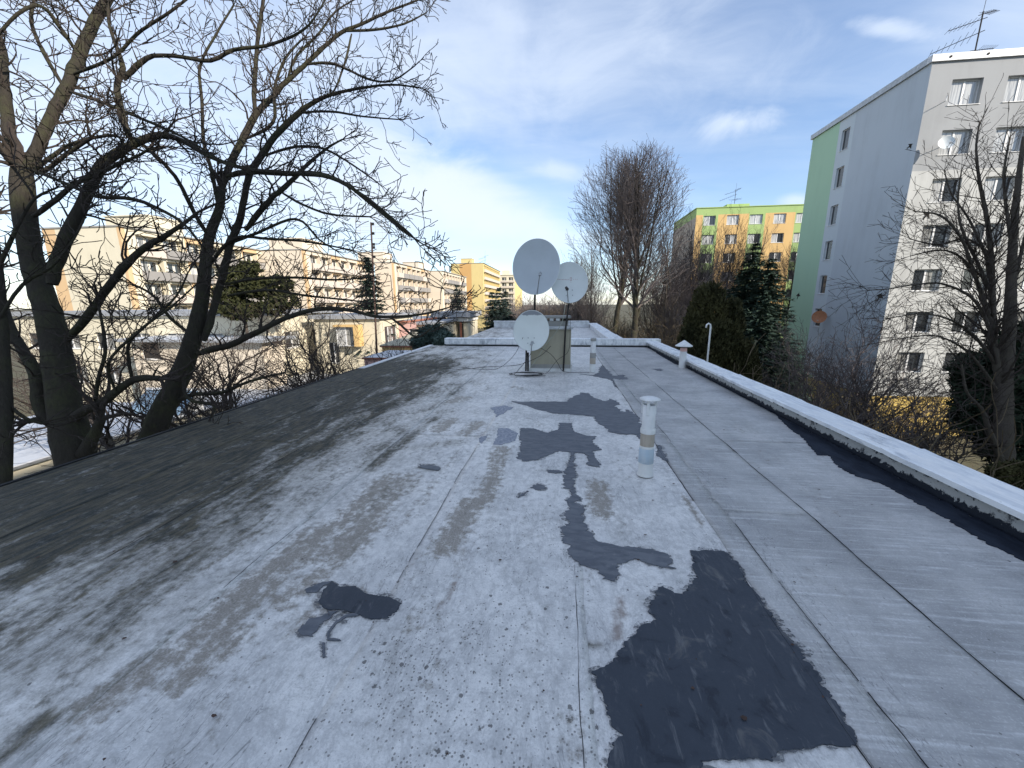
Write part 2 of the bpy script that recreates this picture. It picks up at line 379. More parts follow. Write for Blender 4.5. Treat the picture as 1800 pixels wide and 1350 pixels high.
def _cap(q, b):
    p = pos(q); a = q.noise(q.scale(p, (3.0, 0.8, 1)), 3.0, 7, 0.65, 0.6); f = q.noise(p, 40, 5, 0.7); big = q.noise(p, 1.3, 4, 0.6)
    c = q.mix(q.sstep(a, 0.38, 0.66), (0.82, 0.84, 0.86), (0.62, 0.65, 0.69))
    c = q.mix(q.math('MULTIPLY', q.sstep(big, 0.52, 0.68), q.sstep(a, 0.45, 0.62, 0.0, 0.75)), c, (0.30, 0.32, 0.355))
    c = q.mix(q.sstep(f, 0.60, 0.74, 0.0, 0.45), c, (0.25, 0.255, 0.27))
    q.put(b, 'Base Color', c); q.put(b, 'Roughness', q.sstep(a, 0.3, 0.7, 0.34, 0.6)); q.put(b, 'Metallic', 0.15); bump(q, b, q.math('ADD', a, q.math('MULTIPLY', f, 0.4)), 0.4, 0.01)
M['cap'] = mat('weathered_sheet_metal', _cap)
def _side(q, b):
    p = pos(q); z = q.n('ShaderNodeSeparateXYZ', i_0=p).outputs[2]
    a = q.noise(q.scale(p, (1, 1, 1)), 13, 7, 0.72, 0.4); e = q.noise(p, 4, 5, 0.7)
    hh = q.math('ADD', z, q.math('MULTIPLY', q.math('SUBTRACT', a, 0.5), 0.22))
    m_ = q.math('MULTIPLY', q.sstep(hh, 0.055, 0.068), q.sstep(hh, 0.148, 0.132))
    m_ = q.math('MULTIPLY', m_, q.sstep(e, 0.32, 0.42))
    c = q.mix(q.math('MULTIPLY', m_, 0.9), (0.014, 0.019, 0.030), (0.44, 0.45, 0.45))
    q.put(b, 'Base Color', c); q.put(b, 'Roughness', 0.65); b.inputs['Specular IOR Level'].default_value = 0.25; bump(q, b, a, 0.6, 0.01)
M['upstand'] = mat('tarred_upstand', _side)
M['flash'] = simple('white_flashing', (0.66, 0.68, 0.71), 0.5, 0.1, 0.3, 5)
M['white'] = simple('white_paint', (0.72, 0.73, 0.74), 0.5, var=0.15, sc=9)
M['dirty_white'] = plaster('dirty_white_coat', (0.68, 0.69, 0.69), 0.5, 4, 0.6, (0.38, 0.36, 0.32))
M['brownband'] = plaster('stained_cement', (0.42, 0.37, 0.31), 0.9, 8, 0.8, (0.13, 0.09, 0.06))
M['blueband'] = plaster('chipped_pale_blue', (0.44, 0.54, 0.63), 0.9, 8, 0.7, (0.62, 0.63, 0.62))
M['concrete'] = plaster('grey_concrete', (0.33, 0.325, 0.31), 0.6, 2)
M['chimney'] = plaster('beige_render', (0.40, 0.37, 0.285), 0.8, 2.4, 0.9, (0.22, 0.205, 0.155))
M['gray_metal'] = simple('galvanised', (0.42, 0.44, 0.46), 0.45, 0.6, 0.3, 5)
M['dark_metal'] = simple('dark_steel', (0.035, 0.032, 0.032), 0.6, 0.3, 0.4, 12)
M['cable'] = simple('black_cable', (0.018, 0.018, 0.02), 0.55)
M['cable_pale'] = simple('pale_cable', (0.40, 0.42, 0.36), 0.55)
def dishm(name, c, wear):
    def fn(q, b):
        o = q.n('ShaderNodeTexCoord').outputs['Object']
        a = q.noise(o, 2.4, 6, 0.6); f = q.noise(q.scale(o, (3, 3, 1)), 9, 6, 0.7)
        z = q.n('ShaderNodeSeparateXYZ', i_0=o).outputs[2]
        c_ = q.mix(q.sstep(a, 0.35, 0.7, 0.0, 0.25), c, tuple(x * 0.7 for x in c))
        c_ = q.mix(q.sstep(f, 0.62, 0.8, 0.0, 0.3), c_, (0.3, 0.3, 0.29))
        if wear:
            w_ = q.math('ADD', z, q.math('MULTIPLY', q.math('SUBTRACT', a, 0.5), 0.25))
            c_ = q.mix(q.sstep(w_, 0.355, 0.375, 0.0, 0.9), c_, (0.22, 0.235, 0.27))
        q.put(b, 'Base Color', c_); q.put(b, 'Roughness', 0.5)
    return mat(name, fn)
M['dish_grey'] = dishm('grey_dish_enamel', (0.47, 0.52, 0.57), False)
M['dish_white'] = dishm('pale_dish_enamel', (0.66, 0.70, 0.71), False)
M['dish_worn'] = dishm('worn_dish_enamel', (0.72, 0.76, 0.75), True)
M['print'] = simple('faded_red_print', (0.50, 0.36, 0.38), 0.6, var=0.1)
M['brown_dish'] = simple('terracotta_dish', (0.42, 0.18, 0.09), 0.6)
M['bark'] = bark('mossy_bark', (0.044, 0.039, 0.033), (0.066, 0.074, 0.032))
M['twig'] = bark('twig_bark', (0.055, 0.045, 0.041), (0.060, 0.058, 0.034), 0.2)
M['bark_brown'] = bark('brown_bark', (0.085, 0.073, 0.064), (0.09, 0.086, 0.052), 0.3)
M['twig_purple'] = bark('purple_twigs', (0.140, 0.120, 0.116), (0.13, 0.112, 0.09), 0.1)
M['twig_pale'] = bark('pale_brush_twigs', (0.115, 0.090, 0.062), (0.10, 0.09, 0.05), 0.2)
M['birch'] = bark('pale_birch_bark', (0.40, 0.36, 0.30), (0.15, 0.11, 0.08), 0.4)
M['needle'] = foliage('spruce_needles', (0.022, 0.042, 0.032), (0.062, 0.098, 0.076))
M['needle_blue'] = foliage('blue_spruce_needles', (0.032, 0.056, 0.052), (0.085, 0.120, 0.105))
M['pine'] = foliage('olive_pine_needles', (0.012, 0.016, 0.007), (0.046, 0.050, 0.018))
M['thuja'] = foliage('thuja_scales', (0.016, 0.019, 0.008), (0.070, 0.066, 0.026))
M['ivy'] = foliage('dark_ivy', (0.014, 0.024, 0.016), (0.040, 0.058, 0.034))
M['cream'] = plaster('cream_render', (0.64, 0.59, 0.46), 0.25)
M['pinkcream'] = plaster('pinkish_render', (0.66, 0.58, 0.47), 0.2)
M['apricot'] = plaster('apricot_render', (0.60, 0.42, 0.24), 0.25)
M['yellow'] = plaster('yellow_render', (0.62, 0.50, 0.23), 0.2)
M['ochre'] = plaster('ochre_render', (0.55, 0.33, 0.13), 0.2)
M['orange'] = plaster('orange_render', (0.62, 0.42, 0.18), 0.3)
M['green'] = plaster('leaf_green_render', (0.33, 0.46, 0.18), 0.3)
M['mint'] = plaster('mint_render', (0.42, 0.62, 0.45), 0.12)
M['bluegrey'] = plaster('blue_grey_render', (0.50, 0.56, 0.62), 0.35)
M['palegrey'] = plaster('pale_grey_render', (0.335, 0.35, 0.365), 0.35)
M['offwhite'] = plaster('offwhite_render', (0.50, 0.51, 0.50), 0.6)
M['greyband'] = plaster('grey_band_render', (0.56, 0.63, 0.68), 0.15)
M['basey'] = plaster('base_yellow_render', (0.62, 0.45, 0.13), 0.4)
M['pink'] = plaster('pink_render', (0.64, 0.40, 0.36), 0.25)
M['brick'] = plaster('brick_red', (0.30, 0.12, 0.08), 0.4)
M['roofgrey'] = plaster('grey_roofing', (0.27, 0.29, 0.32), 0.4)
M['roofpale'] = plaster('pale_roofing', (0.52, 0.55, 0.60), 0.5, 1, 0.6)
M['skylight'] = simple('blue_skylight', (0.22, 0.32, 0.42), 0.25, var=0.15)
M['parapet_grey'] = plaster('grey_balcony_panel', (0.27, 0.26, 0.25), 0.3)
M['parapet_pale'] = plaster('pale_balcony_panel', (0.56, 0.50, 0.44), 0.3)
M['pole_wood'] = simple('dark_pole_wood', (0.075, 0.045, 0.035), 0.85, var=0.4, sc=9)
M['dark'] = simple('dark_interior', (0.030, 0.027, 0.024), 0.9)
M['glass'] = glass('dark_glass')
M['glass_curtain'] = glass('curtained_glass', (0.30, 0.31, 0.32), (0.55, 0.56, 0.55), 0.8)
M['glass_mid'] = glass('half_curtained_glass', (0.05, 0.055, 0.06), (0.40, 0.40, 0.38), 0.7)
def _ground(q, b):
    p = pos(q); a = q.noise(p, 0.12, 6, 0.6); f = q.noise(p, 3.0, 6, 0.7)
    c = q.mix(q.sstep(a, 0.42, 0.58), (0.090, 0.080, 0.045), (0.110, 0.088, 0.062)); c = q.mix(f, c, (0.062, 0.064, 0.032))
    q.put(b, 'Base Color', c); q.put(b, 'Roughness', 1.0); bump(q, b, f, 0.8, 0.1)
M['ground'] = mat('winter_grass_and_leaves', _ground)
M['asphalt'] = simple('asphalt', (0.075, 0.077, 0.08), 0.9, var=0.25, sc=2)
# ================================================================== SETTING
GZ = -8.5
g = MB(); N_ = 24
g.quad((-1500, -1500, GZ), (1500, -1500, GZ), (1500, 1500, GZ), (-1500, 1500, GZ))
tag(g.build('ground', M['ground']), kind='structure')
g = MB(); g.box(-24, -20, GZ + 0.01, -19.5, 140, GZ + 0.03)
tag(g.build('road', M['asphalt']), kind='structure')

# ------------------------------------------------------------------ the roof we stand on
R = thing('flat_roof_building', (0, 6, GZ), 'long low building under our feet with patched silver grey flat roof', 'building')
b = MB(); b.box(-5.05, -6, GZ, 3.62, 14.95, -0.06); b.box(-4.5, 15.05, GZ, 2.35, 26.3, -0.06); b.box(-4.5, 14.95, GZ, 2.35, 15.05, -0.06)
b.build('wall', M['cream'], R)

def fbm(x, y, s, o=4): return noise.fractal(Vector((x * s, y * s, 3.1)), 1.0, 2.0, o) * 0.5
def seg_d(x, y, a, c):
    dx, dy = c[0] - a[0], c[1] - a[1]; L = dx * dx + dy * dy
    tt = max(0, min(1, ((x - a[0]) * dx + (y - a[1]) * dy) / L)) if L else 0
    return math.hypot(x - a[0] - tt * dx, y - a[1] - tt * dy)
def stroke_list(L):
    out = []
    for x0, y0, x1, y1, wd, k in L:
        a = gz(x0, y0); c = gz(x1, y1); out.append(((a.x, a.y), (c.x, c.y), wd, k))
    return out
BROWN = stroke_list([(190, 1230, 300, 1150, .10, .8), (330, 1140, 440, 1040, .13, .8), (440, 1040, 560, 940, .16, .8), (500, 1060, 560, 1010, .08, .8), (330, 1190, 420, 1120, .1, .7),
    (590, 960, 690, 850, .22, .75), (780, 965, 832, 885, .10, .95), (848, 880, 885, 790, .10, .8), (745, 1080, 730, 1100, .1, .5), (800, 705, 812, 700, .15, 1.0), (770, 755, 790, 740, .15, .8),
    (820, 760, 840, 745, .12, .8), (1050, 850, 1056, 905, .09, .8), (530, 1085, 610, 1050, .14, .6), (1018, 1330, 1008, 1260, .05, .6), (1205, 872, 1235, 920, .03, .8), (1405, 855, 1440, 880, .06, .6),
    (1320, 1050, 1480, 1180, .03, .45), (1390, 835, 1460, 900, .05, .5), (670, 925, 700, 860, .12, .6), (735, 700, 770, 660, .12, .6), (905, 680, 925, 685, .1, .6), (1350, 720, 1420, 740, .15, .35),
    (0, 1130, 300, 960, .18, .5), (930, 735, 990, 770, .05, .4), (100, 1330, 330, 1150, .05, .5)])
RUST = stroke_list([(772, 1073, 800, 1025, .022, .9), (1083, 1120, 1092, 1055, .035, .95), (868, 783, 885, 775, .06, .7), (1062, 742, 1085, 748, .06, .9), (840, 770, 850, 760, .06, .6), (1100, 1070, 1078, 1050, .03, .6), (1190, 865, 1215, 880, .03, .7), (1240, 1145, 1246, 1150, .01, .8)])
GRIME = stroke_list([(650, 825, 760, 735, .10, .75), (700, 790, 815, 775, .10, .55), (300, 1000, 430, 890, .22, .75), (430, 900, 540, 810, .22, .7), (560, 800, 700, 740, .14, .5), (0, 1330, 75, 1268, .05, .9), (330, 990, 420, 1010, .05, .5),
    (600, 680, 780, 660, .10, .5), (700, 640, 800, 615, .12, .5), (740, 822, 772, 826, .04, .9), (640, 770, 665, 765, .05, .7), (700, 668, 980, 662, .05, .4), (500, 700, 640, 655, .3, .5), (930, 640, 960, 655, .25, .25), (660, 725, 740, 710, .1, .4), (1010, 1137, 1055, 1132, .012, .9), (1350, 660, 1400, 700, .1, .25)])
SPECK = stroke_list([(760, 1350, 720, 1150, .16, .75), (900, 1350, 870, 1110, .18, .55), (1040, 1340, 1010, 1250, .05, .8), (700, 1000, 800, 1100, .12, .2), (540, 1300, 640, 1230, .08, .45), (600, 1160, 640, 1200, .05, .25), (980, 1200, 1000, 900, .10, .2), (900, 1000, 800, 820, .3, .12)])
def field(L, x, y, soft=1.0):
    v = 0.0
    for a, c, wd, k in L:
        d = seg_d(x, y, a, c)
        if d < wd * 2: v = max(v, k * (1 - min(1, d / (wd * 1.6)) ** 2))
    return v
def grime_at(x, y):
    e = min(1, max(0, (-x - 0.85) / 3.0)); e = e * e * (3 - 2 * e) * 1.25
    if y < 2.2: e *= 0.45 + 0.55 * max(0, min(1, (y - 0.6) / 1.6))
    if y > 10: e *= max(0.42, 1 - (y - 10) / 5)
    e += 0.45 * fbm(x * 1.6, y * 0.55, 0.9)
    if x < -4.5: e += 0.12
    return max(e - 0.10 if x > -1.2 else e, field(GRIME, x, y))
def sheet(x0, x1, y0, y1, z, smooth=False, name='felt_sheet', dy=0.055):
    nx = max(3, int((x1 - x0) / 0.05)); nv = max(3, int((y1 - y0) / dy)); me_v = []; fs = []
    A = {'grime': [], 'brown': [], 'rust': [], 'speck': []}
    ph = random.random() * 50
    for j in range(nv + 1):
        y = y0 + (y1 - y0) * j / nv
        for i in range(nx + 1):
            x = x0 + (x1 - x0) * i / nx
            if i == nx: x += 0.012 * noise.noise(Vector((ph, y * 2.2, 0))) + 0.006 * noise.noise(Vector((ph, y * 9, 4)))
            if i == 0: x += 0.010 * noise.noise(Vector((ph + 9, y * 2.2, 0)))
            zz_ = z + 0.0012 * noise.noise(Vector((x * 3, y * 3, ph))) + (0.0016 if smooth else 0.0006) * noise.noise(Vector((x * 2, y * 14, ph)))
            me_v.append((x, y, zz_))
            A['grime'].append(grime_at(x, y)); br = field(BROWN, x, y)
            A['brown'].append(max(br, 0.10 + 0.5 * fbm(x * 2.2, y * 0.7, 1.1) - (0.12 if x > 0 else 0)) * (0.7 if x > 1.1 else 1))
            A['rust'].append(field(RUST, x, y)); A['speck'].append(field(SPECK, x, y) + 0.012)
    W1 = nx + 1
    for j in range(nv):
        for i in range(nx): fs.append((j * W1 + i, j * W1 + i + 1, (j + 1) * W1 + i + 1, (j + 1) * W1 + i))
    border = [i for i in range(W1)] + [j * W1 + nx for j in range(1, nv + 1)] + [nv * W1 + i for i in range(nx - 1, -1, -1)] + [j * W1 for j in range(nv - 1, 0, -1)]
    o = len(me_v)
    for k_ in border:
        v = me_v[k_]; me_v.append((v[0], v[1], -0.03))
        for a in A.values(): a.append(a[k_])
    nb = len(border)
    for k_ in range(nb): fs.append((border[k_], o + k_, o + (k_ + 1) % nb, border[(k_ + 1) % nb]))
    mb = MB(); mb.add(me_v, fs)
    ob = mb.build(name, M['felt_smooth'] if smooth else M['felt'], R)
    for k_, a in A.items():
        at_ = ob.data.attributes.new(k_, 'FLOAT', 'POINT'); at_.data.foreach_set('value', a)
    ob.data.polygons.foreach_set('use_smooth', [i < nx * nv for i in range(len(fs))])
    return ob
d_ = MB(); d_.box(-5.12, -6, -0.06, 3.62, 14.95, -0.03); d_.box(-4.5, 15.05, -0.06, 2.35, 26.3, -0.03); d_.box(-4.5, 14.95, -0.06, 2.35, 15.05, -0.03)
d_.build('roof_deck', M['concrete'], R)
xs = [-5.14, -4.03, -3.0, -1.98, -0.95, 0.115, 1.14]
cuts = [[-2.5, 7.6, 14.8], [-2.5, 4.1, 9.6, 14.8], [-2.5, 6.2, 12.0, 14.8], [-2.5, 4.55, 9.0, 14.8], [-2.5, 8.6, 14.8], [-2.5, 5.6, 10.4, 14.8]]
for i in range(6):
    c = cuts[i]
    for j in range(len(c) - 1):
        sheet(xs[i], xs[i + 1] + 0.05, c[j], c[j + 1], (0.0 if i % 2 else 0.002) + (0.001 if j % 2 else 0))
for x0, x1, c, zz0 in ((1.15, 1.34, [-2.5, 5.1, 14.8], 0.004), (1.32, 1.97, [-2.5, 3.02, 8.3, 14.8], 0.002), (1.95, 3.2, [-2.5, 4.72, 11.0, 14.8], 0.0005)):
    for j in range(len(c) - 1): sheet(x0, x1, c[j], c[j + 1], zz0 + (0.0015 if j % 2 else 0), True)
for x0, x1 in ((-4.5, -3.4), (-3.42, -2.3), (-2.32, -1.2), (-1.22, -0.1), (-0.12, 1.0), (0.98, 2.05)):
    sheet(x0, x1, 15.12, 25.9, 0.001 if int(x0 * 10) % 2 else 0.005, dy=0.2)
# dark sealant along the seams
def seam(x, y0, y1, wd, amp=0.010, gaps=0.25, z=0.0085):
    wd *= 0.46; amp *= 1.7; gaps += 0.12
    mb = MB(); y = y0; st = 0.05; ph = random.random() * 90; run = []
    def flush(run):
        if len(run) < 5: return
        vs = []; fs = []; nr = len(run)
        run = [(a, c, max(0.0004, e * min(1, (k + 0.2) / 9, (nr - 0.8 - k) / 9))) for k, (a, c, e) in enumerate(run)]
        for (xx, yy, ww) in run: vs += [(xx - ww, yy, z - 0.006), (xx - ww * 0.6, yy, z), (xx + ww * 0.6, yy, z), (xx + ww, yy, z - 0.006)]
        for i in range(len(run) - 1):
            for k in range(3): a = i * 4 + k; fs.append((a, a + 1, a + 5, a + 4))
        m_ = MB(); m_.add(vs, fs); m_.build('seam_sealant', M['seam'], R)
    while y < y1:
        ww = wd * (0.55 + 1.1 * max(-0.35, noise.noise(Vector((ph, y * 3.3, 0)))) + 0.3 * noise.noise(Vector((ph, y * 17, 0))))
        if noise.noise(Vector((ph + 7, y * 0.9, 0))) * 0.5 + 0.5 < gaps or ww < 0.0003: flush(run); run = []
        else: run.append((x + amp * noise.noise(Vector((ph + 3, y * 1.7, 0))) + 0.004 * noise.noise(Vector((ph, y * 11, 3))), y, ww))
        y += st * (0.5 if y < 4 else 1)
    flush(run)
seam(1.145, -2, 14.5, 0.006, z=0.0075); seam(1.34, -2, 14.5, 0.004, 0.012, 0.42, z=0.0075); seam(1.965, -2, 14.5, 0.0075, 0.012, 0.1, z=0.006)
seam(0.118, -2, 14.5, 0.0045, 0.008, 0.3, z=0.0045); seam(-0.95, -2, 14.5, 0.004, 0.01, 0.5, z=0.0045); seam(-1.95, -2, 14.5, 0.004, 0.01, 0.5, z=0.0045)
seam(-2.98, -2, 14.5, 0.004, 0.01, 0.45, z=0.0045); seam(-4.0, -2, 14.5, 0.005, 0.01, 0.4, z=0.0045)
# bitumen patches
def inset_shape(P, st, amp, freq, ph):
    out = []; n = len(P)
    for i in range(n):
        a = P[i]; c = P[(i + 1) % n]; L = math.hypot(c[0] - a[0], c[1] - a[1]); k = max(1, int(L / st))
        for j in range(k):
            f = j / k; x = a[0] + (c[0] - a[0]) * f; y = a[1] + (c[1] - a[1]) * f
            nx_, ny_ = (c[1] - a[1]) / (L or 1), -(c[0] - a[0]) / (L or 1)
            h = noise.fractal(Vector((x * freq, y * freq, ph)), 0.8, 2.2, 4) * amp
            h += amp * 0.7 * abs(noise.noise(Vector((x * freq * 3, y * freq * 1.2, ph + 5))))
            k1 = noise.noise(Vector((y * freq * 6, x * freq, ph + 9))); k2 = noise.noise(Vector((y * freq * 2.5, x * freq * .5, ph + 19)))
            amp_ = amp; k3 = noise.noise(Vector((y * freq * 14, x * freq * 2, ph + 29)))
            sx = amp_ * (3.4 * max(0, k1) ** 1.3 + 2.6 * max(0, k2) + 1.2 * max(0, k3)) * (1 if nx_ > 0 else -1) * min(1, abs(nx_) * 1.6)
            out.append((x + nx_ * h + sx, y + ny_ * h))
    return out
from mathutils.geometry import tessellate_polygon
def patch(pxs, material='tar', z=0.0072, amp=0.014, st=0.012, freq=14, label=None, world=False, halo=1.0):
    P = [(p[0], p[1]) if world else tuple(gz(*p))[:2] for p in pxs]
    Q = inset_shape(P, st, amp, freq, random.random() * 50)
    if world is False and material != 'faded' and halo:
        ar = sum(Q[i][0] * Q[(i + 1) % len(Q)][1] - Q[(i + 1) % len(Q)][0] * Q[i][1] for i in range(len(Q))); sg = 1 if ar > 0 else -1
        H_ = []; nq = len(Q); hp = random.random() * 40; sp = max(1, int(0.02 / st))
        for i in range(0, nq, sp):
            a_, c_ = Q[(i - 3) % nq], Q[(i + 3) % nq]; dx, dy = c_[0] - a_[0], c_[1] - a_[1]; l_ = math.hypot(dx, dy) or 1
            o_ = (0.006 + 0.045 * max(0, noise.noise(Vector((Q[i][0] * 7, Q[i][1] * 7, hp))) + 0.1) + 0.02 * max(0, noise.noise(Vector((Q[i][0] * 31, Q[i][1] * 31, hp))))) * halo
            H_.append((Q[i][0] + sg * dy / l_ * o_, Q[i][1] - sg * dx / l_ * o_))
        tri_ = tessellate_polygon([[Vector((h_[0], h_[1], 0)) for h_ in H_]]); mh = MB(); mh.add([(h_[0], h_[1], z - 0.0012) for h_ in H_], [tuple(t_) for t_ in tri_]); mh.build('bitumen_smear', M['smear'], R)
    n = len(Q); tri = tessellate_polygon([[Vector((q[0], q[1], 0)) for q in Q]])
    vs = [(q[0], q[1], z) for q in Q] + [(q[0], q[1], z - 0.006) for q in Q]
    fs = [tuple(t_) for t_ in tri] + [(i, (i + 1) % n, n + (i + 1) % n, n + i) for i in range(n)]
    mb = MB(); mb.add(vs, fs); ob = mb.build('bitumen_patch', M[material], R)
    if label: ob['label'] = label
    return ob
Z = lambda L, ox, oy, s: [(ox + a / s, oy + c / s) for a, c in L]
patch([(1212, 970), (1240, 968), (1275, 970), (1298, 990), (1320, 1030), (1355, 1075), (1372, 1108), (1410, 1140), (1432, 1174), (1460, 1215), (1484, 1258), (1508, 1298), (1505, 1312), (1420, 1318), (1365, 1322), (1362, 1336), (1310, 1340), (1240, 1342), (1238, 1372), (1065, 1375), (1068, 1320), (1080, 1290), (1068, 1262), (1065, 1240), (1060, 1225), (1045, 1205), (1050, 1192), (1037, 1183), (1055, 1176), (1075, 1165), (1080, 1150), (1095, 1130), (1115, 1115), (1125, 1100), (1143, 1090), (1140, 1070), (1150, 1040), (1165, 1032), (1195, 1045), (1210, 1030), (1222, 1010), (1215, 990)], amp=0.011, st=0.006, label='large dark bitumen patch with ragged left edge')
patch(Z([(290, 510), (400, 510), (500, 545), (590, 520), (595, 465), (700, 470), (720, 540), (800, 565), (890, 575), (870, 610), (900, 650), (945, 680), (870, 690), (890, 740), (930, 790), (920, 820), (860, 810), (800, 790), (830, 770), (790, 710), (720, 700), (725, 780), (735, 850), (725, 1000), (770, 1070), (745, 1100), (790, 1130), (800, 1200), (830, 1300), (870, 1352)], 850, 640, 4.5) + [(1050, 952), (1090, 960), (1120, 965), (1150, 967), (1178, 975), (1186, 1001), (1160, 997), (1120, 985), (1086, 993), (1090, 1012), (1080, 1024), (1058, 1018), (1040, 1000), (1018, 995), (1000, 978), (988, 955), (984, 928)] + Z([(660, 1260), (630, 1180), (665, 1140), (640, 1080), (690, 1040), (680, 990), (630, 980), (625, 880), (670, 760), (690, 700), (600, 690), (500, 730), (430, 760), (330, 775), (255, 750), (285, 680), (280, 600)], 850, 640, 4.5), 'tar_worn', amp=0.014, label='star shaped dark patch running into a crooked tail')
patch(Z([(220, 297), (330, 300), (660, 300), (680, 270), (770, 225), (830, 235), (880, 270), (960, 295), (1000, 275), (1060, 295), (1090, 320), (1055, 330), (1075, 360), (1110, 380), (1130, 360), (1180, 380), (1230, 420), (1255, 480), (1262, 610), (1230, 600), (1190, 560), (1080, 555), (990, 540), (960, 500), (890, 460), (870, 420), (780, 405), (650, 398), (540, 390), (450, 370), (340, 335)], 850, 640, 4.5), 'tar_worn', amp=0.02, st=0.03, freq=7, label='arched dark bitumen patch in front of the chimney')
patch(Z([(1370, 640), (1410, 650), (1430, 700), (1470, 780), (1430, 765), (1370, 730)], 850, 640, 4.5), 'tar_worn', amp=0.012)
patch(Z([(760, 80), (865, 88), (900, 55), (935, 10), (950, 10), (1010, 70), (1030, 95), (1100, 85), (1150, 120), (1060, 125), (1030, 115), (1040, 150), (1065, 190), (1030, 180), (1010, 130), (900, 105), (860, 95)], 850, 640, 4.5), 'tar_worn', amp=0.03, st=0.04, freq=5)
patch(Z([(1140, 370), (1165, 345), (1200, 365), (1250, 362), (1290, 390), (1380, 405), (1415, 425), (1400, 450), (1370, 475), (1300, 480), (1258, 464), (1225, 452), (1195, 445), (1150, 447), (1115, 420)], 0, 850, 2), amp=0.0055, st=0.003, freq=48, label='small dark patch with stepped upper edge')
patch(Z([(1262, 466), (1220, 472), (1185, 494), (1160, 526), (1156, 546), (1198, 550), (1200, 556), (1150, 553), (1150, 524), (1178, 488), (1215, 464), (1245, 458)], 0, 850, 2), 'tar_worn', amp=0.002, st=0.004, freq=40, label='thin curled brush stroke below the small dark patch')
patch(Z([(1131, 562), (1143, 562), (1145, 612), (1134, 616)], 0, 850, 2), 'tar_worn', amp=0.002, st=0.005, freq=40)
patch(Z([(1070, 375), (1130, 350), (1165, 347), (1135, 370), (1115, 385), (1075, 388)], 0, 850, 2), 'tar_worn', amp=0.005, st=0.008, z=0.0065)
patch(Z([(1045, 520), (1085, 480), (1130, 470), (1150, 450), (1190, 450), (1140, 490), (1100, 540), (1050, 530)], 0, 850, 2), 'tar_worn', amp=0.008, st=0.008, z=0.0065)
patch(Z([(1160, 975), (1200, 985), (1260, 983), (1330, 1000), (1310, 1025), (1230, 1015), (1160, 1000)], 480, 600, 4.5), 'tar_worn', amp=0.008, st=0.012)
patch(Z([(110, 510), (200, 510), (278, 550), (250, 610), (150, 640), (72, 640), (100, 570)], 850, 640, 4.5), 'faded', amp=0.012, z=0.0065, label='faded bluish patch')
patch(Z([(50, 345), (170, 330), (240, 345), (170, 390), (100, 420), (90, 390)], 850, 640, 4.5), 'faded', amp=0.02, z=0.0065)
patch(Z([(1620, 790), (1640, 760), (1700, 740), (1690, 775), (1650, 810)], 480, 600, 4.5), 'faded', amp=0.02, z=0.0065)
patch(Z([(360, 978), (430, 950), (500, 968), (500, 995), (430, 1000), (385, 990)], 850, 640, 4.5), 'tar_worn', amp=0.012, st=0.01)
patch(Z([(260, 1055), (330, 1015), (355, 1005), (320, 1045), (275, 1060)], 850, 640, 4.5), 'tar_worn', amp=0.006, st=0.01)
patch(Z([(500, 840), (600, 845), (625, 850), (625, 865), (540, 865), (505, 858)], 850, 640, 4.5), 'tar_worn', amp=0.012, st=0.01)
# tar strip at the foot of the right parapet
lp = [gz(*p) for p in ((1800, 998), (1745, 972), (1700, 950), (1640, 912), (1600, 890), (1530, 850), (1480, 835), (1452, 818), (1440, 800), (1420, 800), (1395, 768), (1372, 752), (1330, 705), (1290, 692), (1262, 672), (1230, 655), (1180, 640), (1150, 622))]
patch([(3.21, -2.5), (2.95, -2.5), (2.95, 0), (2.98, 1.5)] + [(p.x + 0.085, p.y) for p in lp] + [(3.21, 13.5)], 'tar_dark', amp=0.012, st=0.015, freq=13, z=0.008, world=True, label='dark bitumen strip along the right parapet')
patch(Z([(1330, 40), (1400, 38), (1430, 48), (1380, 56)], 850, 640, 4.5), 'tar_worn', amp=0.03, st=0.04, freq=4, z=0.0065)

gr_ = MB(); rg = random.Random(77)
for _ in range(420):
    x_ = rg.uniform(-4.9, 3.0); y_ = 0.7 + 9 * rg.random() ** 1.6; a_ = rg.uniform(0, 6.28); s_ = rg.uniform(0.002, 0.006) if rg.random() < 0.8 else rg.uniform(0.008, 0.017)
    if x_ > 2.7 and rg.random() < .5: x_ = rg.uniform(2.7, 3.1)
    pts_ = [(x_ + s_ * math.cos(a_ + k * 1.3) * rg.uniform(.6, 1.2), y_ + s_ * math.sin(a_ + k * 1.3) * rg.uniform(.4, 1.0), 0.0095 + rg.uniform(0, .004)) for k in range(5)]
    gr_.add(pts_, [(0, 1, 2, 3, 4)])
go_ = gr_.build('grit_and_leaf_bits', M['pole_wood'], R); go_['kind'] = 'stuff'
# parapets
P_ = MB(); P_.box(3.24, -6, -0.05, 3.55, 14.95, 0.19); par = P_.build('parapet', M['upstand'], R)
y = -6.0
while y < 14.9:
    y2 = min(y + 2.03, 15.0); c = MB(); tl = random.uniform(-0.006, 0.006)
    nn = 14; vs = []; fs = []
    for i in range(nn + 1):
        yy = y + (y2 - y) * i / nn; w1 = 0.004 * noise.noise(Vector((yy * 3, 1, 0))); w2 = 0.006 * noise.noise(Vector((yy * 2.3, 8, 0)))
        lift = 0.010 if i == nn else 0.0
        z1 = 0.215 + tl + w1 + lift; z2 = 0.212 - tl + w2 + lift
        xi = 3.165 + 0.008 * noise.noise(Vector((yy * 2.5, 4, 0)))
        vs += [(xi, yy, z1 - 0.045), (xi, yy, z1), (xi + 0.03, yy, z1 + 0.004), (3.37, yy, (z1 + z2) / 2 - 0.004), (3.56, yy, z2), (3.585 + (0.02 if i == nn else 0), yy, z2 - 0.03)]
    for i in range(nn):
        for k in range(5): a = i * 6 + k; fs.append((a, a + 1, a + 7, a + 6))
    c.add(vs, fs); c.build('cap_sheet', M['cap'], par, smooth=False); y += 2.0
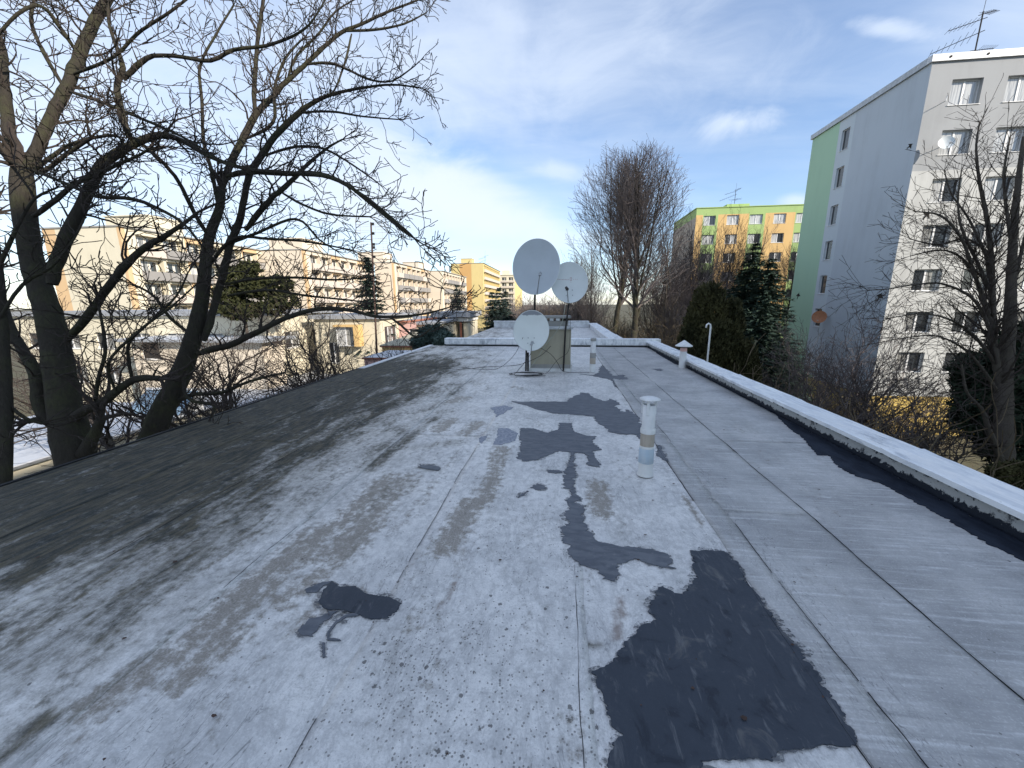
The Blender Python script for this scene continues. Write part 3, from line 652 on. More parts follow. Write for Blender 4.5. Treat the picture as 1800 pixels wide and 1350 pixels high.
P_ = MB(); P_.box(-4.46, 14.86, -0.04, 3.66, 15.12, 0.24); par2 = P_.build('parapet', M['flash'], R)
for x0, x1 in ((-4.5, -2.45), (-2.45, -0.4), (-0.4, 1.65), (1.65, 3.7)):
    c = MB(); c.box(x0 + 0.004, 14.80, 0.245 + random.uniform(0, .004), x1 - 0.004, 15.2, 0.285); c.box(x0 + 0.004, 14.80, 0.06, x1 - 0.004, 14.815, 0.2425); c.build('cap_sheet', M['cap'], par2)
c = MB(); c.box(-4.46, 14.72, -0.02, 3.2, 14.86, 0.035); c.build('tar_fillet', M['seam'], par2)
P_ = MB(); P_.box(-4.4, 25.95, -0.04, 1.9, 26.3, 0.40); P_.box(1.93, 15.2, -0.04, 2.3, 26.3, 0.24); par3 = P_.build('parapet', M['flash'], R)
yy = 15.2
while yy < 26:
    c = MB(); c.box(1.86, yy + 0.005, 0.245, 2.40, min(yy + 1.84, 26.3), 0.28 + random.uniform(-.012, .012)); c.build('cap_sheet', M['cap'], par3); yy += 1.85
c = MB(); c.box(-4.45, 25.9, 0.405, 1.85, 26.4, 0.43); c.build('cap_sheet', M['cap'], par3)
# left drip edge
e_ = MB(); e_.box(-5.19, -6, -0.10, -5.145, 14.9, 0.012); e_.build('drip_edge', M['seam'], R)
e_ = MB(); e_.box(-5.145, 9.3, 0.006, -4.98, 14.9, 0.022); e_.build('edge_flashing', M['flash'], R)
gt = MB()
for x_, z_ in ((-5.58, -0.17), (-5.75, -0.20)): gt.tube([Vector((x_, 4.85, z_)), Vector((x_, 13.5, z_ - 0.08))], 0.018, 6)
for yy in (4.85, 6.6, 8.4, 10.2, 12.0): gt.tube([Vector((-5.75, yy, -0.2)), Vector((-5.58, yy, -0.17)), Vector((-5.1, yy, -0.3))], 0.016, 5)
gt.build('edge_rail', M['white'], R)

# ------------------------------------------------------------------ chimney block
ch = thing('chimney_stack', (-0.2, 9.7, 0), 'beige rendered chimney block with flat lid carrying the satellite dishes', 'chimney')
b = MB(); b.box(-0.70, 9.36, 0, 0.27, 10.15, 1.02); b.build('body', M['chimney'], ch)
b = MB(); b.box(-0.69, 9.355, 0.035, 0.262, 9.359, 0.17); b.build('grey_band', M['concrete'], ch)
b = MB(); b.box(-0.76, 9.30, 0.0, 0.30, 10.2, 0.075); b.box(0.272, 9.31, 0.075, 0.305, 10.2, 0.17); b.build('plinth_flashing', M['dirty_white'], ch)
b = MB(); b.box(-0.80, 9.27, 1.05, 0.33, 10.22, 1.085); b.box(-0.78, 9.29, 1.02, 0.31, 10.2, 1.05); b.build('cap_sheet', M['flash'], ch)
b = MB(); b.box(-0.66, 9.42, 1.085, 0.20, 10.08, 1.21); b.build('vent_housing', M['concrete'], ch)
for x_ in (-0.5, -0.35, -0.2, -0.05):
    b = MB(); b.box(x_ - 0.045, 9.40, 1.215, x_ + 0.045, 9.52, 1.27); b.build('spacer_block', M['dirty_white'], ch)
b = MB(); b.box(0.02, 9.40, 1.215, 0.2, 9.9, 1.27); b.build('opening', M['dark'], ch)
b = MB(); b.box(-0.70, 9.38, 1.272, 0.26, 10.12, 1.32); b.build('lid', M['concrete'], ch)
b = MB(); b.box(-0.775, 9.28, 0.0, -0.735, 9.34, 0.46); b.build('side_board', M['dark_metal'], ch)

def dish(name_label, c, rx, rz, yaw, tilt, m, depth, arm_px=None, lnb='dark_metal', printed=False, bolts=True, pole=None, group='satellite dishes on the chimney block'):
    """c = centre of the rim plane; opens towards -y"""
    base = Vector(pole[0][0]) if pole else c
    T = thing('satellite_dish', base, name_label, 'satellite dish', group)
    Rm = Matrix.Translation(c) @ Matrix.Rotation(yaw, 4, 'Z') @ Matrix.Rotation(tilt, 4, 'X')
    rings, seg = 12, 48; vs = [(0, depth, 0)]; fs = []
    for i in range(1, rings + 1):
        r = i / rings
        for j in range(seg):
            a = 2 * math.pi * j / seg; vs.append((rx * r * math.cos(a), depth * (1 - r * r), rz * r * math.sin(a)))
    for j in range(seg): fs.append((0, 1 + j, 1 + (j + 1) % seg))
    for i in range(rings - 1):
        for j in range(seg):
            a = 1 + i * seg; fs.append((a + j, a + seg + j, a + seg + (j + 1) % seg, a + (j + 1) % seg))
    mb = MB(); mb.add(vs, fs); me = mb.mesh('reflector', [M[m]], smooth=True)
    ro = place('reflector', me, T, Rm)
    mb = MB(); mb.add([(x, y_ + 0.012, z) for x, y_, z in vs], [tuple(reversed(f)) for f in fs]); place('reflector_back', mb.mesh('reflector_back', [M[m]], smooth=True), T, Rm)
    mb = MB(); pts = [Vector((rx * math.cos(2 * math.pi * j / seg), 0.006, rz * math.sin(2 * math.pi * j / seg))) for j in range(seg + 1)]
    mb.tube(pts, 0.008, 6, cap=False); place('rim', mb.mesh('rim', [M['dish_white']], smooth=True), T, Rm)
    if bolts:
        mb = MB()
        for sx in (-1, 1):
            for sz in (-0.35, -0.62):
                x_ = sx * rx * 0.17; z_ = sz * rz; yy_ = depth * (1 - (x_ / rx) ** 2 - (z_ / rz) ** 2)
                mb.tube([Vector((x_, yy_, z_)), Vector((x_, yy_ - 0.012, z_))], 0.012, 8)
        place('bolt', mb.mesh('bolt', [M['gray_metal']]), T, Rm)
    if printed:
        mb = MB(); rr = random.Random(4)
        def strip(xa, xb, za, zb):
            n_ = 1
            for i in range(n_):
                x0_ = xa + (xb - xa) * i / n_; x1_ = xa + (xb - xa) * (i + 1) / n_
                f_ = lambda x_, z_: (x_, depth * (1 - (x_ / rx) ** 2 - (z_ / rz) ** 2) - 0.004, z_)
                m_ = MB(); m_.quad(f_(x0_, za), f_(x1_, za), f_(x1_, zb), f_(x0_, zb)); place('faded_print', m_.mesh('faded_print', [M['print']]), T, Rm)
        xx = -0.30
        for k in range(9):
            strip(xx, xx + 0.018, 0.07, 0.088); xx += 0.034
        strip(0.02, 0.065, 0.055, 0.065); strip(0.02, 0.03, 0.065, 0.12); strip(0.055, 0.065, 0.065, 0.12); strip(0.02, 0.065, 0.12, 0.13); strip(0.03, 0.055, 0.02, 0.028)
        for k in range(3): strip(0.10 + k * 0.04, 0.112 + k * 0.04, 0.075, 0.09)
    # feed arm: from the bottom rim out to the front
    ax, az, al = arm_px
    mb = MB(); p0 = Vector((ax * 0.3, 0.02, -rz)); p1 = Vector((ax, -al, az))
    mb.tube([p0, p0.lerp(p1, .5), p1], 0.012, 6); place('feed_arm', mb.mesh('feed_arm', [M['gray_metal']]), T, Rm)
    mb = MB(); mb.tube([p1 + Vector((0, -0.03, -0.02)), p1 + Vector((0, 0.05, 0.02)), p1 + Vector((0, 0.10, 0.035))], [0.022, 0.026, 0.034], 10)
    mb.box(p1.x - 0.028, p1.y - 0.05, p1.z - 0.045, p1.x + 0.028, p1.y + 0.02, p1.z - 0.005)
    place('feed_horn', mb.mesh('feed_horn', [M[lnb]]), T, Rm)
    mb = MB(); mb.box(-0.09, depth + 0.012, -0.14, 0.09, depth + 0.05, 0.10); mb.box(-0.05, depth + 0.05, -0.09, 0.05, depth + 0.16, 0.05)
    place('bracket', mb.mesh('bracket', [M['gray_metal']]), T, Rm)
    if pole:
        mb = MB(); mb.tube([Vector(p) for p in pole[0]], pole[1], 10); mb.build('pole', M['dark_metal'], T)
    return T
dish('largest dish, plain grey, on a pole above the chimney block', Vector((-0.56, 9.1, 2.44)), 0.535, 0.63, math.radians(-4), math.radians(-12), 'dish_grey', 0.09, (0.13, -0.25, 0.30), 'gray_metal',
     pole=([(-0.60, 9.33, 0.95), (-0.60, 9.31, 1.6), (-0.58, 9.30, 2.35)], 0.026), bolts=False)
dish('middle sized dish with faded lettering on a black pole right of the large grey dish', Vector((0.20, 9.22, 2.09)), 0.42, 0.465, math.radians(8), math.radians(-12), 'dish_white', 0.07, (-0.10, -0.20, 0.26), 'dark_metal', printed=True,
     pole=([(0.10, 9.25, 0.03), (0.13, 9.26, 1.0), (0.20, 9.31, 1.65), (0.21, 9.34, 2.05)], 0.021))
dish('lowest dish, pale with peeling upper rim, in front of the beige chimney block', Vector((-0.66, 8.98, 1.01)), 0.415, 0.465, math.radians(-6), math.radians(-10), 'dish_worn', 0.07, (0.06, -0.31, 0.22), 'gray_metal',
     pole=([(-0.80, 9.22, 0.02), (-0.79, 9.22, 0.5), (-0.74, 9.2, 1.0)], 0.022))
# cables
def cable(pts, r, m, label, z_noise=0.0):
    P = [Vector(p) for p in pts]; Q = []
    for i in range(len(P) - 1):
        p0 = P[max(i - 1, 0)]; p1 = P[i]; p2 = P[i + 1]; p3 = P[min(i + 2, len(P) - 1)]
        for j in range(8):
            t_ = j / 8; Q.append(0.5 * ((2 * p1) + (p2 - p0) * t_ + (2 * p0 - 5 * p1 + 4 * p2 - p3) * t_ ** 2 + (3 * p1 - p0 - 3 * p2 + p3) * t_ ** 3))
    Q.append(P[-1]); mb = MB(); mb.tube(Q, r, 5); return tag(mb.build('cable', M[m]), label, 'cable', 'cables of the dishes')
zc = 0.028
coil = []
cc_ = gz(925, 660); 
for k in range(34):
    a = k * 0.62; rr = 0.36 + 0.05 * math.sin(k * 1.7); coil.append((cc_.x + rr * 1.0 * math.cos(a), cc_.y + rr * 0.55 * math.sin(a), zc + 0.002 * k * 0.3))
cable(coil, 0.006, 'cable', 'coil of black cable lying on the roof in front of the chimney block')
A_ = gz(850, 647); B_ = gz(855, 642)
cable([(-0.2, 8.95, 0.66), (-0.45, 9.0, 0.42), (-0.95, 9.05, 0.20), (A_.x + 0.35, A_.y, 0.05), (A_.x, A_.y, zc), (-2.6, 9.3, zc), (-3.8, 9.9, zc)], 0.006, 'cable', 'lower black cable running left from the dishes across the roof')
cable([(-0.85, 9.0, 0.85), (-1.05, 9.1, 0.45), (-1.4, 9.2, 0.12), (-1.75, 9.3, zc), (-2.6, 9.6, zc), (-3.6, 9.75, zc)], 0.005, 'cable', 'upper thin cable hanging from the lowest dish to the roof')
cable([(0.12, 9.2, 1.6), (0.05, 9.2, 1.2), (-0.1, 9.18, 0.95), (-0.3, 9.1, 0.7), (-0.55, 9.2, 0.3), (-0.7, 9.2, 0.1)], 0.007, 'cable_pale', 'pale cable slanting across the chimney front')
cable([(0.22, 9.2, 1.6), (0.24, 9.22, 0.9), (0.2, 9.2, 0.5), (-0.05, 9.15, 0.3), (-0.25, 8.95, 0.06), (-0.35, 8.8, zc)], 0.005, 'cable', 'thin cable hanging right of the black pole')
cable([(-0.42, 8.85, 0.62), (-0.2, 9.1, 0.45), (-0.05, 9.2, 0.25), (0.06, 9.2, 0.06), (0.2, 9.1, zc), (0.7, 9.05, zc)], 0.006, 'cable', 'black cable looping from the lowest dish to the foot of the pole')
cable([(-0.65, 8.9, 0.5), (-0.78, 8.95, 0.3), (-0.95, 8.8, 0.1), (-1.0, 8.6, zc), (-0.7, 8.5, zc), (-0.3, 8.62, zc)], 0.006, 'cable', 'black cable dropping left of the chimney corner into the coil')

# ------------------------------------------------------------------ vents
def vent_near():
    T = thing('vent_pipe', (0.845, 3.62, 0), 'nearest vent pipe, white above brown and pale blue bands, under a flat disc cap', 'vent pipe')
    c = (0.845, 3.62, 0.01)
    def cyl(n, prof, m, k=28):
        b = MB(); b.lathe(c, prof, k); b.build(n, M[m], T, smooth=True)
    cyl('foot_collar', [(0.078, 0.0), (0.068, 0.03), (0.066, 0.13)], 'dirty_white')
    cyl('blue_sleeve', [(0.066, 0.128), (0.070, 0.13), (0.068, 0.27), (0.066, 0.28)], 'blueband')
    cyl('coupling', [(0.066, 0.275), (0.069, 0.29), (0.064, 0.3)], 'dirty_white')
    cyl('brown_sleeve', [(0.0645, 0.295), (0.0645, 0.44)], 'brownband')
    cyl('socket', [(0.069, 0.425), (0.069, 0.465), (0.060, 0.475)], 'dirty_white')
    cyl('pipe', [(0.0585, 0.47), (0.058, 0.70), (0.050, 0.70), (0.050, 0.5)], 'white')
    cyl('disc_cap', [(0.0, 0.778), (0.05, 0.772), (0.093, 0.757), (0.094, 0.750), (0.0, 0.752)], 'white', 32)
    for a in (0.3, 2.6, 4.3):
        b = MB(); x_, y_ = c[0] + 0.0615 * math.cos(a), c[1] + 0.0615 * math.sin(a); b.box(x_ - 0.012, y_ - 0.004, 0.62, x_ + 0.012, y_ + 0.004, 0.766); b.build('cap_stay', M['white'], T)
vent_near()
T = thing('vent_pipe', (0.79, 9.28, 0), 'plain open vent pipe with peeling paint right of the chimney block', 'vent pipe')
for n_, z0, z1, r, m in (('pipe', 0.0, 0.20, 0.066, 'dirty_white'), ('worn_band', 0.20, 0.34, 0.069, 'brownband'), ('grey_band', 0.34, 0.46, 0.068, 'concrete'), ('upper_pipe', 0.46, 0.74, 0.062, 'white'), ('mouth', 0.74, 0.80, 0.066, 'concrete')):
    b = MB(); b.lathe((0.79, 9.28, 0.01), [(r, z0), (r, z1), (r - 0.012, z1), (r - 0.012, z0)], 20); b.build(n_, M[m], T, smooth=True)
p = gx(1201, 640, 3.12); vy = p.y
T = thing('vent_pipe', (3.10, vy, 0), 'vent pipe with a white cone hat against the right parapet', 'vent pipe')
b = MB(); b.lathe((3.10, vy, 0), [(0.085, 0.0), (0.082, 0.44), (0.07, 0.44)], 20); b.build('pipe', M['dirty_white'], T, smooth=True)
b = MB(); b.lathe((3.10, vy, 0), [(0.083, 0.42), (0.079, 0.50)], 20); b.build('collar', M['pink'], T, smooth=True)
b = MB(); b.lathe((3.10, vy, 0), [(0.0, 0.70), (0.02, 0.69), (0.20, 0.565), (0.205, 0.545), (0.0, 0.56)], 24); b.build('cone_hat', M['white'], T, smooth=True)
T = thing('hooked_pipe', (4.0, 11.0, GZ), 'thin white pipe bent over at the top beyond the right parapet', 'pipe')
b = MB(); b.tube([Vector((4.0, 11.0, GZ)), Vector((4.0, 11.0, 0.98)), Vector((3.985, 11.0, 1.04)), Vector((3.94, 11.0, 1.065)), Vector((3.895, 11.0, 1.03)), Vector((3.885, 11.0, 0.95))], 0.022, 8); b.build('pipe', M['white'], T, smooth=True)
b = MB(); b.box(3.64, 10.98, -0.4, 4.0, 11.02, -0.36); b.build('wall_clip', M['gray_metal'], T)
# ================================================================== BUILDINGS
def wall_open(mb, O, u, n, W, H, ops, depth, mf=lambda a, z: 0, rev=None, extra_u=(), extra_v=()):
    us = sorted(set([0, W] + list(extra_u) + [a for o in ops for a in (o[0], o[2])])); vs = sorted(set([0, H] + list(extra_v) + [a for o in ops for a in (o[1], o[3])]))
    P = lambda a, z, d=0: tuple(O + u * a - n * d + Vector((0, 0, z)))
    for i in range(len(us) - 1):
        for j in range(len(vs) - 1):
            a, c = us[i], us[i + 1]; z0, z1 = vs[j], vs[j + 1]; ma, mz = (a + c) / 2, (z0 + z1) / 2
            if c - a < 1e-6 or z1 - z0 < 1e-6: continue
            if any(o[0] < ma < o[2] and o[1] < mz < o[3] for o in ops): continue
            mb.quad(P(a, z0), P(c, z0), P(c, z1), P(a, z1), mf(ma, mz))
    for o in ops:
        a, z0, c, z1 = o[:4]; r = mf((a + c) / 2, z0 - 0.02) if rev is None else rev
        mb.quad(P(a, z0), P(a, z0, depth), P(c, z0, depth), P(c, z0), r); mb.quad(P(a, z1), P(c, z1), P(c, z1, depth), P(a, z1, depth), r)
        mb.quad(P(a, z0), P(a, z1), P(a, z1, depth), P(a, z0, depth), r); mb.quad(P(c, z0), P(c, z0, depth), P(c, z1, depth), P(c, z1), r)
WC = {}
def wmesh(key, fn, m):
    if key not in WC:
        b = MB(); fn(b); WC[key] = b.mesh(key[0], [m])
    return WC[key]
def window(parent, O, u, n, w, h, panes=2, gm=('glass', 'glass'), recess=0.14, sill=True, fm='white'):
    W = Matrix(((u.x, -n.x, 0, 0), (u.y, -n.y, 0, 0), (0, 0, 1, 0), (0, 0, 0, 1))); W.translation = O - n * recess
    w, h = round(w, 2), round(h, 2)
    def fr(b):
        t_ = 0.06; b.box(0, 0, 0, w, 0.07, t_); b.box(0, 0, h - t_, w, 0.07, h); b.box(0, 0, t_, t_, 0.07, h - t_); b.box(w - t_, 0, t_, w, 0.07, h - t_)
        for i in range(1, panes): x = w * i / panes; b.box(x - 0.055, -0.005, t_, x + 0.055, 0.068, h - t_)
    f = place('window', wmesh(('window', w, h, panes, fm), fr, M[fm]), parent, W)
    for i in range(panes):
        g_ = gm[i % len(gm)]
        def pn(b): b.quad((0, 0, 0), (w / panes - 0.08, 0, 0), (w / panes - 0.08, 0, h - 0.12), (0, 0, h - 0.12))
        place('pane', wmesh(('pane', w, h, panes, g_), pn, M[g_]), f, W @ Matrix.Translation((w * i / panes + 0.04, 0.035, 0.06)))
    if sill:
        def sl_(b): b.box(-0.06, -recess - 0.05, -0.035, w + 0.06, 0.0, -0.003)
        place('sill', wmesh(('sill', w, recess), sl_, M['white']), f, W)
    return f
UX, UY = Vector((1, 0, 0)), Vector((0, 1, 0))
rb = random.Random(11)

# ---- tall grey and green block on the right
def panel_block(X, Y0, D, L, top, name_label, detail=True):
    B = thing('apartment_building', (X, Y0, GZ), name_label, 'apartment building')
    H = top - GZ; base = -5.5 - GZ
    mats = [M['bluegrey'], M['mint'], M['greyband'], M['offwhite'], M['palegrey'], M['basey'], M['concrete']]
    b = MB()
    zt = [15.6 - 2.96 * k for k in range(7)]
    # side face (towards -x)
    sops = [(7.05, z - 1.62 - GZ, 8.0, z - GZ) for z in [15.75, 12.8, 9.75, 6.8, 3.85, 0.9]]
    O = Vector((X, Y0, GZ))
    def ms(a, z):
        if z < base: return 5
        return 1 if a > 8.45 else (2 if a > 6.6 else 0)
    wall_open(b, O, UY, -UX, D, H, sops, 0.16, ms, extra_u=(6.6, 8.45), extra_v=(base,))
    nx = int((L - 1.2) / 3.16); fops = []
    for k in range(nx):
        for z in zt: fops.append((1.38 + 3.16 * k, z - 1.5 - GZ, 1.38 + 3.16 * k + 1.78, z - GZ))
    def mf(a, z):
        if z < base: return 5
        return 4 if z > 10.2 - GZ + 1.2 * 0 and a < 200 else 3
    wall_open(b, O, UX, -UY, L, H, fops, 0.26, mf, extra_v=(base, 10.2 - GZ))
    b.quad((X + L, Y0, GZ), (X + L, Y0 + D, GZ), (X + L, Y0 + D, top), (X + L, Y0, top), 0); b.quad((X, Y0 + D, GZ), (X + L, Y0 + D, GZ), (X + L, Y0 + D, top), (X, Y0 + D, top), 3)
    b.build('wall', mats, B)
    b = MB(); b.box(X + 0.05, Y0 + 0.05, top - 0.02, X + L - 0.05, Y0 + D - 0.05, top + 0.06); rf = b.build('roof', M['roofgrey'], B)
    b = MB()
    b.box(X - 0.14, Y0 - 0.14, top - 0.10, X + L, Y0 + 0.25, top + 0.30); b.build('parapet_fascia', M['flash'], B)
    b = MB(); b.box(X - 0.14, Y0 + 0.252, top - 0.10, X + 0.25, Y0 + D + 0.14, top + 0.30); b.box(X + 0.25, Y0 + D - 0.2, top - 0.1, X + L, Y0 + D + 0.14, top + 0.30); b.build('parapet_fascia', M['gray_metal'], B)
    for k in range(max(1, int(L / 2.1))):
        c = MB(); c.lathe((0, 0, 0), [(0.07, 0), (0.07, 0.05), (0.0, 0.05)], 10)
        place('vent_hole', wmesh(('vent_hole',), lambda q: q.lathe((0, 0, 0), [(0.07, 0), (0.07, 0.03), (0.0, 0.03)], 10), M['dark']), B, Matrix.Translation((X + 0.9 + 2.1 * k, Y0 - 0.142, top + 0.1)) @ Matrix.Rotation(math.pi / 2, 4, 'X'))
    for o in sops: window(B, O + UY * (8.0) + Vector((0, 0, o[1])), -UY, -UX, 0.95, 1.62, 1, ('glass',), 0.13)
    for o in fops:
        hi = o[3] + GZ
        gm = ('glass_curtain', 'glass_curtain') if hi > 11 else (('glass_curtain', 'glass') if hi > 8 else (rb.choice((('glass', 'glass'), ('glass_mid', 'glass'), ('glass', 'glass_mid')))))
        window(B, O + UX * o[0] + Vector((0, 0, o[1])), UX, -UY, 1.78, 1.5, 2, gm, 0.22)
    return B
XR, YR, TR = 23.6, 31.87, 16.75
BR = panel_block(XR, YR, 12.2, 31, TR, 'tall grey panel block with blue grey side, mint stripe and yellow base on the right')
BR2 = panel_block(27.5, -44, 45.5, 24, 22.0, 'grey panel block standing behind the camera to the right, out of frame')  # unseen block inferred from the shaded roof, height and length set to shade it
# faint painted bird silhouettes on the walls
def bird(O, u, s, rot, m):
    pts = [(0, .5), (.06, .32), (.2, .22), (.34, .02), (.5, -.2), (.22, -.06), (.1, -.1), (.08, -.35), (.16, -.5), (0, -.42), (-.1, -.5), (-.05, -.3), (-.08, -.08), (-.2, 0), (-.5, .1), (-.3, .2), (-.08, .28)]
    ca, sa = math.cos(rot), math.sin(rot); n_ = u.cross(Vector((0, 0, 1)))
    b = MB(); P = []
    for x, z in pts: P.append(tuple(O + u * (s * (x * ca - z * sa)) + Vector((0, 0, s * (x * sa + z * ca)))))
    tri = tessellate_polygon([[Vector(p) for p in P]]); b.add(P, [tuple(t_) for t_ in tri])
    b.build('bird_silhouette', M[m], BR)
q = gx(1403, 520, XR - 0.012); bird(q, UY, 0.75, 0.3, 'dark')
q = gx(1546, 522, XR - 0.012); bird(q, UY, 0.8, 0.5, 'dark')
q = gx(1599, 257, XR - 0.012); bird(q, UY, 0.5, 1.2, 'dark')
q = gy(1628, 378, YR - 0.012); bird(q, UX, 0.7, -0.5, 'dark')
# small dishes on the front wall and the antenna cluster
def wall_dish(px, py, r, m, label, face=(-0.3, -0.95, 0.25), onx=False):
    c = gx(px, py, XR - 0.75) if onx else gy(px, py, YR - 0.75)
    wallp = Vector((XR, c.y, c.z)) if onx else Vector((c.x + 0.25, YR, c.z - 0.05))
    T = thing('satellite_dish', wallp, label, 'satellite dish')
    f = Vector(face).normalized(); q_ = f.to_track_quat('Z', 'Y').to_matrix().to_4x4(); W = Matrix.Translation(c) @ q_
    mb = MB(); mb.lathe((0, 0, 0), [(r, 0.0), (r * 0.7, -0.05), (r * 0.35, -0.085), (0.0, -0.095)], 24); mb.lathe((0, 0, 0), [(r, -0.004), (r * 0.7, -0.06), (0.0, -0.105)], 24)
    place('reflector', mb.mesh('reflector', [M[m]], smooth=True), T, W)
    mb = MB(); mb.tube([Vector((0, -r, -0.02)), Vector((0, -r * 0.7, 0.42))], 0.015, 5); mb.box(-0.04, -r * 0.7 - 0.04, 0.38, 0.04, -r * 0.7 + 0.04, 0.5); place('feed_arm', mb.mesh('feed_arm', [M['gray_metal']]), T, W)
    mb = MB(); mb.tube([c - f * 0.1, wallp], 0.022, 6); mb.build('bracket', M['dark_metal'], T)
wall_dish(1664, 250, 0.42, 'dish_white', 'pale dish on the sunny front wall just left of the second window row')
wall_dish(1440, 557, 0.55, 'brown_dish', 'terracotta coloured dish on the shaded side wall of the tall grey block', (-0.6, -0.75, 0.2), True)
T = thing('bare_bracket', gy(1645, 187, YR), 'empty pole bracket sticking out of the front wall left of the top window', 'bracket')
mb = MB(); a_ = gy(1645, 187, YR); mb.tube([a_, a_ + Vector((0.05, -0.6, 0.05)), a_ + Vector((0.08, -0.62, 0.35))], 0.022, 6); mb.build('arm', M['gray_metal'], T)
def antenna(base, h, label, k, big=True):
    T = thing('roof_antenna', base, label, 'antenna'); B0 = Vector(base)
    mb = MB(); mb.tube([B0, B0 + Vector((0, 0, h))], 0.035 * k, 6); mb.tube([B0 + Vector((0, 0, h)), B0 + Vector((0.05, 0, h * 1.45))], 0.012 * k, 4); mb.build('mast', M['dark_metal'], T)
    rr = random.Random(int(h * 100))
    for dx, z, L, el, dy in ((-1, .62, 2.1, -.35, .2), (-1, .86, 1.5, .35 if False else -.25, .1), (1, .95, .8, .3, .2), (1, .3, .9, .05, 0), (-1, .25, .8, .1, .1)):
        mb = MB(); a_ = B0 + Vector((0, 0, h * z)); d_ = Vector((dx, dy, el)).normalized(); e_ = a_ + d_ * (L * k); a0 = a_ - d_ * (0.25 * k)
        mb.tube([a0, e_], 0.018 * k, 4); s_ = Vector((0, 0, 1)).cross(d_).normalized() if big else Vector((0, 0, 1))
        s_ = (s_ + Vector((0, 0, rr.uniform(-.9, .9)))).normalized()
        for i in range(7): c_ = a_.lerp(e_, 0.15 + 0.85 * i / 6); w_ = (0.34 - 0.02 * i) * k; mb.tube([c_ - s_ * w_, c_ + s_ * w_], 0.010 * k, 3)
        mb.build('aerial', M['dark_metal'], T)
    return T
antenna(tuple(gy(1712, 100, YR + 3) + Vector((0, 0, -0.6))), 3.3, 'cluster of television aerials on the roof of the tall grey block', 1.25)

# ---- orange and green block behind the conifers
XG, YG, TG = 20.95, 68.0, 15.85
B = thing('apartment_building', (XG, YG, GZ), 'orange and leaf green panel block standing behind the dark spruces', 'apartment building')
H = TG - GZ; O = Vector((XG, YG, GZ)); b = MB(); ops = []
cols = [(1.15, 2.95), (4.60, 6.40), (7.95, 9.85), (11.42, 13.2), (14.6, 16.4), (18.0, 19.8), (21.5, 23.3)]
zt = [14.72 - 2.83 * k for k in range(8)]
for a, c in cols:
    for z in zt: ops.append((a, z - 1.4 - GZ, c, z - GZ))
def mg(a, z):
    if z > 14.86 - GZ: return 1
    for i in (0, 2, 4, 6):
        if cols[i][0] - 0.12 < a < cols[i][1] + 0.35: return 1
    return 0
eu = [cols[i][0] - 0.12 for i in (0, 2, 4, 6)] + [cols[i][1] + 0.35 for i in (0, 2, 4, 6)]
wall_open(b, O, UX, -UY, 25, H, ops, 0.2, mg, extra_u=eu, extra_v=(14.86 - GZ,))
wall_open(b, O, UY, -UX, 12.6, H, [], 0.2, lambda a, z: 1 if z > 14.6 - GZ else 2, extra_v=(14.6 - GZ,))
b.build('wall', [M['orange'], M['green'], M['brownband']], B)
b = MB(); b.box(XG - 0.1, YG - 0.1, TG, XG + 25, YG + 12.6, TG + 0.12); b.build('roof', M['green'], B)
q0 = gy(1278, 359, YG + 4); b = MB(); b.box(q0.x, YG + 4, TG + 0.12, gy(1318, 359, YG + 4).x, YG + 8, q0.z); b.build('roof_house', M['green'], B)
for o in ops:
    if o[1] + GZ < -4: continue
    window(B, O + UX * o[0] + Vector((0, 0, o[1])), UX, -UY, o[2] - o[0], 1.4, 2, rb.choice((('glass_curtain', 'glass_curtain'), ('glass_curtain', 'glass'), ('glass_mid', 'glass_curtain'))) if o[1] + GZ > 8 else ('glass', 'glass_mid'), 0.16)
antenna(tuple(gy(1291, 358, YG + 5)), 2.2, 'small antenna on the green roof house of the orange block', 1.1)
wb = gy(1291, 361, YG + 4)

